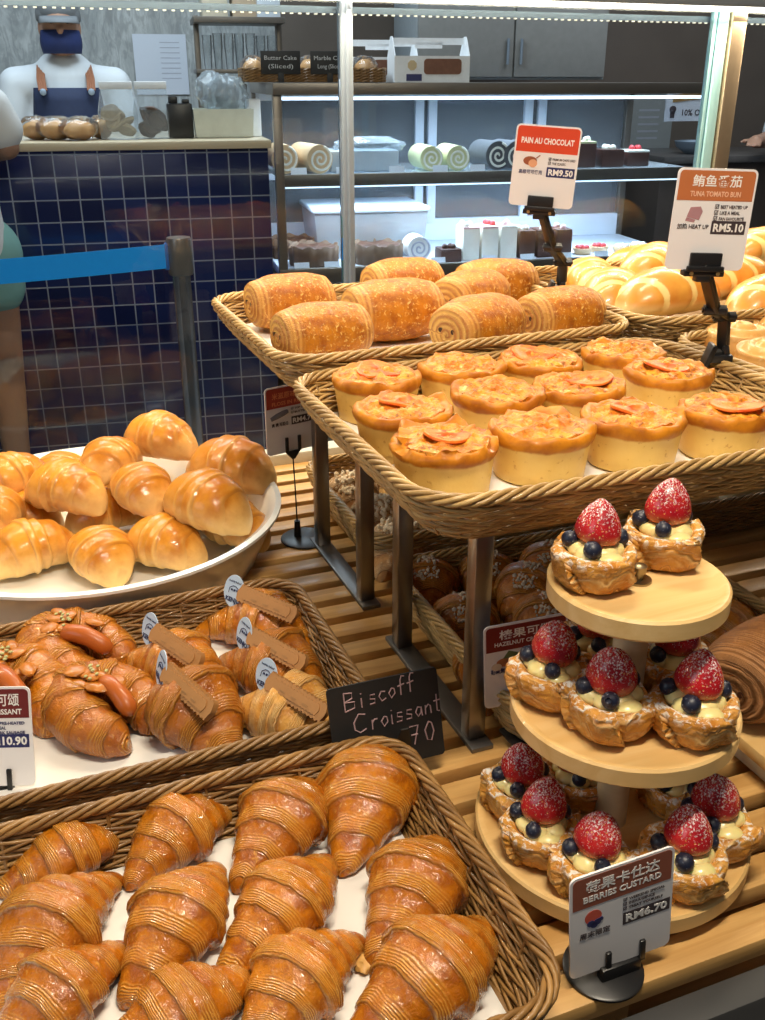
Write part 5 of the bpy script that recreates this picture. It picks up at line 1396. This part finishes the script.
def cake_box(x, y, rz, lab):
    c = bthing('cake_box', lab, 'cake box', x, y, TZ, rz, 'white handled cake boxes')
    L, D_, Hh = .27, .14, .085
    mb = MB()
    mb.add([(-L / 2, -D_ / 2, 0), (L / 2, -D_ / 2, 0), (L / 2, D_ / 2, 0), (-L / 2, D_ / 2, 0), (-L / 2, -D_ / 2, Hh), (L / 2, -D_ / 2, Hh), (L / 2, D_ / 2, Hh), (-L / 2, D_ / 2, Hh)], [(3, 2, 1, 0), (0, 1, 5, 4), (1, 2, 6, 5), (2, 3, 7, 6), (3, 0, 4, 7), (4, 5, 6, 7)])
    mb.obj('box_body', M_FOLD, c, smooth=False)
    for sx in (-1, 1):
        mb = MB(); mb.prism([(-D_ / 2, Hh), (D_ / 2, Hh), (.024, Hh + .055), (.012, Hh + .063), (-.012, Hh + .063), (-.024, Hh + .055)], -.002, .002, Matrix.Translation((sx * (L / 2 - .002), 0, 0)) @ Matrix.Rotation(PI / 2, 4, 'Z')); mb.obj('end_panel', M_FOLD, c, smooth=False)
    mb = MB(); mb.box((0, 0, Hh + .048), (L, .003, .022)); mb.box((0, 0, Hh + .035), (.10, .003, .020)); mb.obj('handle', M_FOLD, c, smooth=False)
    mb = MB(); mb.prism([(p[0] - .03, p[1] + .026) for p in rrect(.135, .05, .012)], -.0015, .001, Matrix.Translation((0, -D_ / 2, 0))); mb.obj('window', plain('cake_through_window', (.20, .085, .05), .3, 0, .3, 60), c, angle=30)
    mb = MB(); mb.prism([(-.072 + .017 * math.cos(t * PI / 4 + .4), .055 + .017 * math.sin(t * PI / 4 + .4)) for t in range(8)], -.0018, .001, Matrix.Translation((0, -D_ / 2, 0))); mb.obj('sticker', plain('kraft_sticker', (.62, .48, .28), .5), c)
    mb = MB(); mb.box((-.065, -D_ / 2 - .001, .016), (.055, .002, .022)); mb.obj('price_label', M_NAVY, c)
cake_box(.600, .20, R(-3), 'white handled cake box in front, on top of the case'); cake_box(.47, .42, R(-3), 'white handled cake box behind the other, near the glass mullion')

# cabinets, posters behind the case
c = bthing('wall_cabinet', 'pale grey wall cabinet above the cake case, beyond the cake boxes', 'cabinet', 1.17, .95, 1.35)
mb = MB(); mb.box((0, .15, .30), (.86, .40, .60), bev=.004); mb.obj('cabinet_body', plain('blue_grey_laminate', (.32, .35, .37), .5), c, angle=30)
for k in (-1, 1):
    mb = MB(); mb.box((k * .214, -.058, .30), (.42, .016, .58), bev=.003); d = mb.obj('door', plain('grey_laminate', (.26, .26, .25), .5), c, angle=30)
    mb = MB(); mb.tube([(k * .03, -.075, .06), (k * .03, -.075, .16)], .006, 8); mb.obj('handle', M_ALU, d)
c = bthing('menu_poster', 'pale printed menu poster behind the right end of the cake case', 'poster', (2.2736, 1.6940, 1.0911)[0], 1.712, .93, 0); mb = MB(); mb.box((0, 0, .17), (.24, .006, .38)); mb.obj('sheet', plain('poster_paper', (.34, .36, .36), .5), c)
for k in range(5):
    mb = MB(); mb.box((-.02, -.003, .27 - .035 * k), (.12, .001, .010)); mb.obj('printed_line', plain('grey_ink', (.2, .2, .22), .6), c)
c = bthing('discount_poster', 'white poster reading 10% OFF under a brown ribbon banner', 'poster', 1.865, .60, 1.19, 0)
mb = MB(); mb.box((0, 0, .065), (.22, .003, .135)); p = mb.obj('sheet', plain('poster_white', (.52, .54, .60), .5), c)
mb = MB(); mb.box((.005, -.0025, .095), (.17, .001, .030), rot=Euler((0, R(-6), 0))); mb.obj('ribbon_banner', plain('ribbon_brown', (.26, .15, .05), .5), p)
lettering(p, 'lettering', '10% OFF', -.03, .020, .034, M_GREY, .02, .115, -.0024)
mb = MB(); mb.ball((-.075, -.004, .045), (.016, .002, .014), 14, 8); mb.box((-.075, -.0028, .022), (.020, .001, .024)); mb.obj('cup_picture', M_GREY, p)
c = bthing('back_counter', 'dark wooden counter far right behind the glass screen', 'counter', 2.55, 1.0, 0)
mb = MB(); mb.box((0, .1, .5), (1.3, .5, 1.0), bev=.004); mb.obj('counter_body', plain('dark_counter_wood', (.07, .05, .04), .5), c, angle=30); mb = MB(); mb.box((0, .08, 1.015), (1.34, .58, .03), bev=.004); mb.obj('counter_top', plain('dark_stone_top', (.10, .09, .085), .3), c, angle=30)
c = bthing('steel_bowl', 'shiny steel bowl on the dark counter at the right', 'bowl', 2.12, .95, 1.031); mb = MB(); mb.lathe([(0, .002), (.05, .002), (.09, .03), (.10, .055), (.098, .056), (.087, .032), (.048, .006), (0, .006)], 36); mb.obj('bowl_body', M_ALU, c); mb = MB(); mb.lathe([(.045, 0), (.045, .004)], 30); mb.obj('foot_ring', M_ALU, c)

# ---- queue barrier
sx, sy = .507, 2.843
st = thing('queue_post', 'chrome queue barrier post with a blue retractable belt', 'barrier post', (sx, sy, 0), R(-15))
M_CHROME = plain('chrome', (.46, .48, .52), .2, .95, .05, 10)
mb = MB(); mb.lathe([(0, 0), (.16, 0), (.165, .006), (.15, .018), (.05, .035), (.028, .04)], 40); mb.obj('base', M_CHROME, st, angle=40)
mb = MB(); mb.lathe([(.026, .03), (.026, .865)], 32, closed=False); mb.obj('pole', M_CHROME, st)
mb = MB(); mb.lathe([(.032, .84), (.035, .845), (.035, .938), (.033, .944), (0, .945)], 32); mb.obj('head', plain('head_metal', (.22, .21, .20), .3, .6, .1, 20), st, angle=40)
mb = MB(); mb.box((-.035, -.004, .893), (.012, .034, .072), bev=.002); mb.obj('belt_slot', plain('slot_blue', (.02, .12, .42), .4), st, angle=30)
B0 = Vector((sx - .036, sy - .01, .895)); B1 = Vector((-.95, 2.93, .888)); dv = B1 - B0; L = dv.length
nn = 24; V = []
for i in range(nn):
    t = i / (nn - 1); p = B0 + dv * t - Vector((0, 0, .02 * math.sin(PI * t)))
    V += [(p.x - sx, p.y - sy - .0008, p.z - .033), (p.x - sx, p.y - sy - .0008, p.z + .033), (p.x - sx, p.y - sy + .0008, p.z + .033), (p.x - sx, p.y - sy + .0008, p.z - .033)]
mb = MB(); mb.add([Matrix.Rotation(R(15), 3, 'Z') @ Vector(p) for p in V], [(i * 4 + a, i * 4 + (a + 1) % 4, i * 4 + 4 + (a + 1) % 4, i * 4 + 4 + a) for i in range(nn - 1) for a in range(4)] + [(3, 2, 1, 0), tuple((nn - 1) * 4 + a for a in range(4))])
mb.obj('belt', plain('blue_webbing', (.0, .33, 1.0), .45, 0, .06, 80), st, angle=30)['label'] = 'blue belt'

# ---- people
def figure(name, chains, mat, parent=None, voxel=.010, smooth=6, balls=()):
    """limbs and trunk as tapered chains fused into one continuous surface"""
    mb = MB()
    for pts, rad in chains:
        P = np.array(pts, float); n = len(P); u = np.linspace(0, n - 1, (n - 1) * 8 + 1)
        Q = np.stack([np.interp(u, range(n), P[:, k]) for k in range(3)], 1); rr = np.interp(u, range(n), rad)
        mb.tube(Q, rr, 14)
        for p, r in zip(P, rad): mb.ball(p, r, 14, 10)
    for c, r, rot in balls: mb.ball(c, r, 22, 16, Euler(rot).to_matrix() if rot else None)
    me = mb.mesh(name, None, weld=False); o = link(name, me)
    m = o.modifiers.new('fuse', 'REMESH'); m.mode = 'VOXEL'; m.voxel_size = voxel
    s = o.modifiers.new('soft', 'SMOOTH'); s.iterations = smooth; s.factor = .5
    bpy.context.view_layer.update(); dg = bpy.context.evaluated_depsgraph_get()
    m2 = bpy.data.meshes.new_from_object(o.evaluated_get(dg)); bpy.data.objects.remove(o)
    m2.name = name; m2.polygons.foreach_set('use_smooth', [True] * len(m2.polygons)); m2.materials.clear(); m2.materials.append(mat)
    return link(name, m2, parent)
def hand_chain(w, d, side):
    """palm, four fingers of unequal length and a thumb leaving the side of the palm"""
    w = Vector(w); d = Vector(d).normalized(); up = Vector((0, 0, 1)); s = d.cross(up).normalized() * side
    ch = [([w, w + d * .045, w + d * .085], [.024, .030, .026])]
    for k, (off, ln) in enumerate(((-.027, .062), (-.009, .072), (.009, .067), (.026, .052))):
        b = w + d * .085 + s * off
        ch.append(([w + d * .05 + s * off * .8, b, b + d * ln * .5 - up * .006, b + d * ln - up * .026], [.012, .0098, .0088, .0075]))
    b = w + d * .028 - s * .026
    ch.append(([b, b - s * .026 + d * .025, b - s * .034 + d * .055 - up * .006], [.013, .0105, .0085]))
    return ch
M_SKIN = plain('skin', (.42, .23, .15), .5, 0, .06, 20, sss=.05); M_SKINB = plain('skin_tan', (.30, .16, .10), .5, 0, .06, 20, sss=.05)
M_SHIRT = plain('white_tshirt', (.60, .63, .66), .8, 0, .05, 14); M_NAVYC = plain('navy_apron_cloth', (.012, .022, .065), .75, 0, .2, 60)
def cashier(x, y, rz, label, group=None):
    r = bthing('person', label, 'person', x, y, 0, rz); r.scale = (.968,) * 3
    ch = [([(0, 0, .90), (0, 0, 1.02), (0, 0, 1.20), (0, .01, 1.36)], [.135, .125, .150, .135]), ([(0, .01, 1.38), (0, -.015, 1.50)], [.06, .055])]
    for sd in (-1, 1):
        ch += [([(sd * .10, .01, 1.38), (sd * .19, .01, 1.375), (sd * .245, -.02, 1.14), (sd * .17, -.24, 1.13)], [.07, .058, .043, .030]), ([(sd * .09, 0, .90), (sd * .10, 0, .48), (sd * .10, .02, .09)], [.09, .06, .042]), ([(sd * .10, .02, .05), (sd * .11, -.13, .035)], [.045, .035])]
        ch += hand_chain((sd * .17, -.24, 1.13), (-sd * .5, -.8, .1), sd)
    b = figure('body', ch, M_SKIN, r, .008, 5, [((0, -.045, 1.585), (.073, .092, .112), (R(14), 0, 0)), ((0, -.14, 1.565), (.014, .020, .020), None), ((-.074, -.03, 1.58), (.010, .018, .028), None), ((.074, -.03, 1.58), (.010, .018, .028), None)])
    sh = [([(0, 0, .90), (0, 0, 1.02), (0, 0, 1.20), (0, .01, 1.37)], [.150, .140, .165, .140]), ([(0, .01, 1.40), (0, 0, 1.435)], [.082, .070])]
    for sd in (-1, 1): sh += [([(sd * .10, .01, 1.37), (sd * .19, .01, 1.37), (sd * .235, -.015, 1.17)], [.085, .075, .070])]
    figure('tshirt', sh, M_SHIRT, r, .010, 6)
    mb = MB(); V = []; nx, nz = 15, 16
    for i in range(nx):
        for j in range(nz):
            a = -1 + 2 * i / (nx - 1); z = .62 + .745 * j / (nz - 1); w = .15 if z < 1.15 else .15 - .035 * (z - 1.15) / .21
            th = a * 1.1 * w / .15; V.append((.172 * math.sin(th), -.176 * math.cos(th) - .008 + .020 * (z > 1.15) * (z - 1.15) / .15, z))
    mb.add(V, [(i * nz + j, (i + 1) * nz + j, (i + 1) * nz + j + 1, i * nz + j + 1) for i in range(nx - 1) for j in range(nz - 1)])
    ap = mb.obj('apron', M_NAVYC, r); ap.modifiers.new('thickness', 'SOLIDIFY').thickness = .003
    for sd in (-1, 1):
        mb = MB(); pts = [(sd * .092, -.150, 1.355), (sd * .095, -.115, 1.40), (sd * .09, -.04, 1.445), (sd * .06, .09, 1.43), (sd * .0, .155, 1.30)]
        for q in (-.012, -.004, .004, .012): mb.tube([(p[0] + q, p[1], p[2]) for p in pts], .005, 6)
        sp = mb.obj('strap', plain('tan_leather', (.30, .12, .06), .5), r); sp['label'] = 'tan leather apron strap'
        mb = MB(); mb.lathe([(.010, -.002), (.013, 0), (.010, .002)], 16); k = mb.obj('ring', M_ALU, sp, (sd * .092, -.158, 1.35)); k.rotation_euler = (R(80), 0, 0)
    mb = MB(); mb.tube([(-.035, -.186, 1.195), (-.03, -.188, 1.22), (0, -.188, 1.232), (.03, -.188, 1.22), (.035, -.186, 1.195)], .003, 6); mb.box((.012, -.184, 1.21), (.03, .004, .022)); mb.obj('emblem', plain('emblem_white', (.6, .65, .7), .6), ap)
    mb = MB(); V = []
    for i in range(13):
        for j in range(9):
            a = (-1 + 2 * i / 12) * 1.25; t = j / 8; z = 1.488 + .085 * t; q = 1 + .10 * math.sin(PI * t)
            V.append((.077 * math.sin(a) * q, -.048 - .094 * math.cos(a) * q - .012 * math.sin(PI * t) * math.cos(a), z))
    mb.add(V, [(i * 9 + j, (i + 1) * 9 + j, (i + 1) * 9 + j + 1, i * 9 + j + 1) for i in range(12) for j in range(8)])
    o = mb.obj('face_mask', plain('navy_mask', (.015, .03, .13), .8, 0, .1, 60), r); o.modifiers.new('thickness', 'SOLIDIFY').thickness = .002
    mb = MB()
    for sd in (-1, 1): mb.ball((sd * .030, -.128, 1.600), (.010, .006, .006), 10, 7)
    mb.obj('eyes', plain('dark_eye', (.02, .015, .012), .2), r)
    mb = MB(); mb.ball((0, -.035, 1.645), (.083, .100, .075), 26, 14); mb.lathe([(.083, 1.605), (.086, 1.612), (.086, 1.64), (.082, 1.65)], 30, (0, -.037, 0), closed=False); cap = mb.obj('cap', plain('grey_cap', (.17, .18, .19), .8, 0, .1, 60), r)
    V = []
    for i in range(13):
        a = (-1 + 2 * i / 12) * 1.15; V += [(.080 * math.sin(a), -.045 - .090 * math.cos(a), 1.622), (.086 * math.sin(a), -.055 - .150 * math.cos(a), 1.597)]
    mb = MB(); mb.add(V, [(i * 2, i * 2 + 1, i * 2 + 3, i * 2 + 2) for i in range(12)]); o = mb.obj('brim', plain('grey_cap', (.17, .18, .19), .8), cap); o.modifiers.new('thickness', 'SOLIDIFY').thickness = .004
    mb = MB(); mb.ball((0, .0, 1.605), (.077, .088, .07), 20, 12); mb.obj('hair', plain('black_hair', (.015, .012, .01), .6), r)
    mb = MB()
    for sd in (-1, 1): mb.tube([(sd * .095, 0, .93), (sd * .10, 0, .50), (sd * .10, .015, .10)], [.115, .078, .068], 18)
    mb.obj('trousers', plain('black_trousers', (.02, .02, .022), .8), r)
    return r
cashier(-.690, .90, R(4), 'person in navy apron, face mask and grey cap standing behind the tiled counter')
cashier(2.55, .62, R(-70), 'person in white shirt and navy apron at the right edge, half turned away')
# customer at the left edge
r = thing('person', 'person in white t-shirt and mint shorts at the counter, cut by the left edge', 'person', (-.087, 3.26, 0), R(25))
ch = [([(0, 0, .82), (0, 0, .95), (0, .0, 1.12), (0, 0, 1.28)], [.130, .115, .130, .115]), ([(0, 0, 1.30), (0, .01, 1.43)], [.055, .05])]
for sd in (-1, 1):
    ch += [([(sd * .09, 0, 1.29), (sd * .165, 0, 1.275), (sd * .20, -.02, 1.165 if sd > 0 else 1.06), (sd * .12, .22, 1.12)], [.06, .05, .038, .027]), ([(sd * .085, 0, .82), (sd * .09, -.01, .46), (sd * .09, .01, .09)], [.09, .056, .038]), ([(sd * .09, .0, .045), (sd * .10, .13, .035)], [.042, .034])]
    ch += hand_chain((sd * .12, .22, 1.12), (-sd * .2, .9, .05), -sd)
figure('body', ch, M_SKINB, r, .008, 5, [((0, .03, 1.515), (.072, .09, .108), None), ((0, .122, 1.50), (.013, .018, .018), None), ((-.073, .02, 1.51), (.01, .017, .027), None), ((.073, .02, 1.51), (.01, .017, .027), None)])
figure('tshirt', [([(0, 0, .90), (0, 0, 1.0), (0, 0, 1.14), (0, 0, 1.28)], [.152, .145, .150, .128]), ([(0, 0, 1.30), (0, 0, 1.335)], [.078, .066])] + [([(sd * .09, 0, 1.28), (sd * .165, 0, 1.27), (sd * .192, -.012, 1.215)], [.078, .072, .066]) for sd in (-1, 1)], plain('customer_tshirt', (.66, .66, .65), .8, 0, .05, 14), r, .010, 5)
figure('shorts', [([(sd * .075, 0, .86), (sd * .086, 0, .77)], [.125, .110]) for sd in (-1, 1)] + [([(0, 0, .79), (0, 0, .84), (0, 0, .90)], [.128, .146, .145])], plain('mint_shorts', (.17, .34, .31), .8, 0, .08, 20), r, .010, 5)
mb = MB(); mb.ball((0, .0, 1.55), (.082, .098, .095), 22, 14); mb.obj('hair', plain('black_hair', (.015, .012, .01), .6), r)
mb = MB()
for sd in (-1, 1): mb.ball((sd * .095, .06, .035), (.048, .13, .036), 16, 10)
mb.obj('shoes', plain('white_shoes', (.6, .6, .6), .6), r)

# ================================================================== LIGHT AND CAMERA
def area(name, loc, size, energy, color, rot=(0, 0, 0), shape='RECTANGLE', spread=180):
    l = bpy.data.lights.new(name, 'AREA'); l.shape = shape; l.size = size[0]; l.size_y = size[1]; l.energy = energy; l.color = color; l.spread = R(spread)
    o = bpy.data.objects.new(name, l); COL.objects.link(o); o.location = loc; o.rotation_euler = rot; return o
area('light_screen_strip', (.7, 1.655, 1.462), (3.1, .02), 17, (1., .82, .56), (R(-28), 0, 0))
area('light_ceiling_counter', (.75, 1.35, 2.35), (.8, .14), 17, (1., .86, .64), (0, 0, 0))
area('fill_front_baskets', (.25, .25, 2.35), (.55, .10), 29, (1., .87, .68), (0, 0, 0))  # added fill that brightens the front baskets, no known fixture
area('light_shop_window', (-2.6, .2, 2.2), (1.6, 1.8), 20, (.82, .91, 1.), (0, R(-62), 0))
area('light_customer_side', (.4, -1.2, 2.7), (2.0, 1.2), 4, (1., .95, .88), (R(25), 0, 0))
p = bg(-.6, .2, 2.6); area('light_cashier', p, (1.6, .8), 44, (.80, .91, 1.), (0, 0, BR))
p = bg(2.0, .1, 2.55); area('fill_right_background', p, (1.4, .8), 26, (.9, .94, 1.), (0, 0, BR))  # added fill lifting the dark background at right, not a known room lamp
p = bg(.82, .20, 1.284); area('light_case_upper', p, (1.5, .10), 9, (.72, .86, 1.), (0, 0, BR))
p = bg(.82, .22, 1.000); area('light_case_lower', p, (1.5, .10), 13, (.72, .86, 1.), (0, 0, BR))
w = bpy.data.worlds.new('shop_air'); SC.world = w; w.use_nodes = True
w.node_tree.nodes['Background'].inputs[0].default_value = (.55, .62, .70, 1); w.node_tree.nodes['Background'].inputs[1].default_value = .06
cam = bpy.data.cameras.new('camera'); co = bpy.data.objects.new('camera', cam); COL.objects.link(co); SC.camera = co
cam.sensor_fit = 'VERTICAL'; cam.sensor_height = 36; cam.lens = 36 * 978 / 1020
co.location = (0, 0, 1.35); co.rotation_euler = (R(90 - 23.75), 0, R(-21.6)); cam.clip_start = .02
SC.view_settings.view_transform = 'Standard'; SC.view_settings.look = 'None'; SC.view_settings.exposure = 0; SC.view_settings.gamma = 1
SC.view_settings.use_curve_mapping = False
